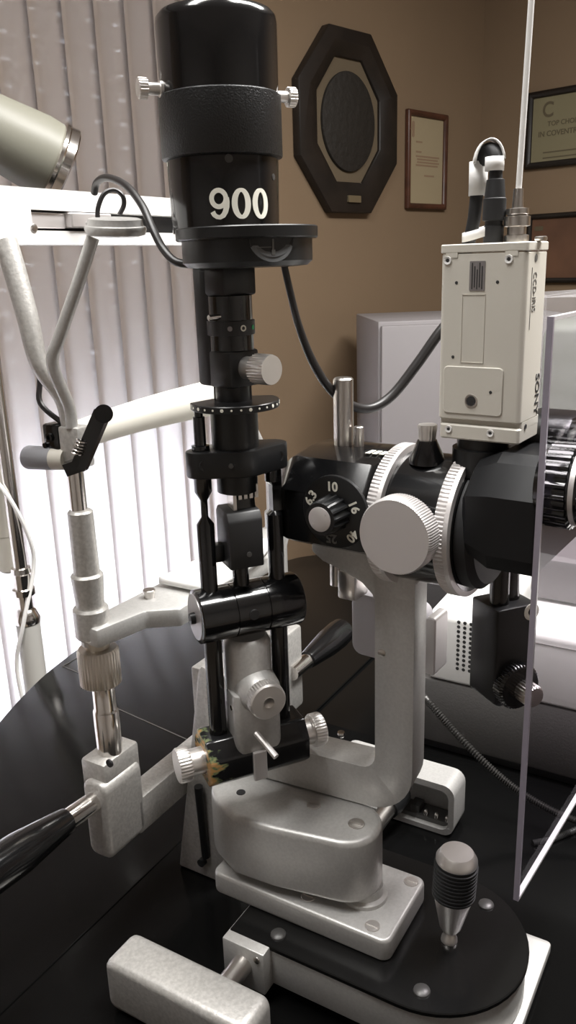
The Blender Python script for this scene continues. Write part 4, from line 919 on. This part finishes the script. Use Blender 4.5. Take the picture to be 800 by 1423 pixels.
# lamp head
rc_ = AD(83, 229, 1.12); axd = (AD(150, 264, 1.145) - rc_).normalized()
b = B(); b.lathe(rc_, axd, [(-.20, .0), (-.198, .022), (-.16, .026), (-.10, .040), (-.03, .0465), (-.008, .045), (-.006, .042), (-.02, .041), (-.10, .040), (-.15, .02), (-.15, 0)], 48); hd2 = b.build('lamp_shade', M['olive'], FLM)
b = B(); b.lathe(rc_, axd, [(-.012, .0462), (-.010, .0492), (-.006, .0492), (-.004, .0475), (.006, .0485), (.008, .046), (.002, .043), (-.010, .0425)], 48); b.build('rim', M['chrome'], hd2)
b = B(); q0 = rc_ - axd * .195; b.tube([q0, q0 - axd * .05, q0 + Vector((-.10, 0, -.04)), FL.p(-.02, 0, .66), FL.p(0, 0, .61)], .008, 12, 8); b.build('gooseneck', M['chrome'], FLM)

# ------------------------------------------------------------------ loose cables
b = B(); b.tube([AD(131, 268, .70), AD(135, 253, .69), AD(150, 247, .67), AD(175, 258, .64), AD(197, 285, .62), AD(212, 318, .605), AD(226, 345, .596), AD(243, 363, .588), AD(262, 367, .585)], .0028, 12, 8)
tag(b.build('lamp_cable', M['cable']), 'black cable looping over the white bar to the lamp housing marked 900', 'cable')
b = B(); b.tube([AD(391, 352, .585), AD(396, 375, .585), AD(404, 410, .588), AD(415, 453, .594), AD(433, 500, .604), AD(458, 540, .615), AD(487, 563, .63), AD(515, 567, .645), AD(545, 549, .655), AD(580, 505, .66), AD(612, 460, .662), AD(640, 430, .665)], .0029, 12, 8, radii=[.0023, .0024, .0025, .0027, .0031, .0034, .0036, .0038, .0040, .0042, .0042, .0042])
tag(b.build('lamp_supply_cable', M['cable']), 'black cable hanging in a curve from the lamp dish to behind the cream camera', 'cable')
pts = [FB.p(-.16, .316, .085)] + [AD(x, y, D) for x, y, D in ((592, 972, .80), (625, 1010, .775), (665, 1052, .75), (705, 1088, .735), (745, 1115, .72), (790, 1137, .705), (840, 1150, .69))]
b = B(); 
P2 = []
for i in range(len(pts) - 1):
    p0, p1, p2, p3 = pts[max(i - 1, 0)], pts[i], pts[i + 1], pts[min(i + 2, len(pts) - 1)]
    for k in range(28):
        w = k / 28; P2.append(.5 * ((2 * p1) + (p2 - p0) * w + (2 * p0 - 5 * p1 + 4 * p2 - p3) * w * w + (3 * p1 - p0 - 3 * p2 + p3) * w ** 3))
b.tube(P2, .0042, 12, 1, wave=.28); hz = b.build('spiral_hose', mat('spiral_metal_hose', (.05, .048, .046), .3, .6)); tag(hz, 'ribbed dark metal hose sagging across in front of the grey stand', 'hose')
b = B(); P3 = [AZ(740, 1172, .004), AZ(765, 1168, .004), AZ(790, 1158, .004), AZ(830, 1140, .004)]; P4 = []
for i in range(3):
    for k in range(24): P4.append(P3[i].lerp(P3[i + 1], k / 24))
b.tube(P4, .0036, 10, 1, wave=.25); tag(b.build('coiled_cord', mat('coiled_black_cord', (.03, .03, .03), .4)), 'thin ribbed black cord lying on the table behind the shield', 'cord')
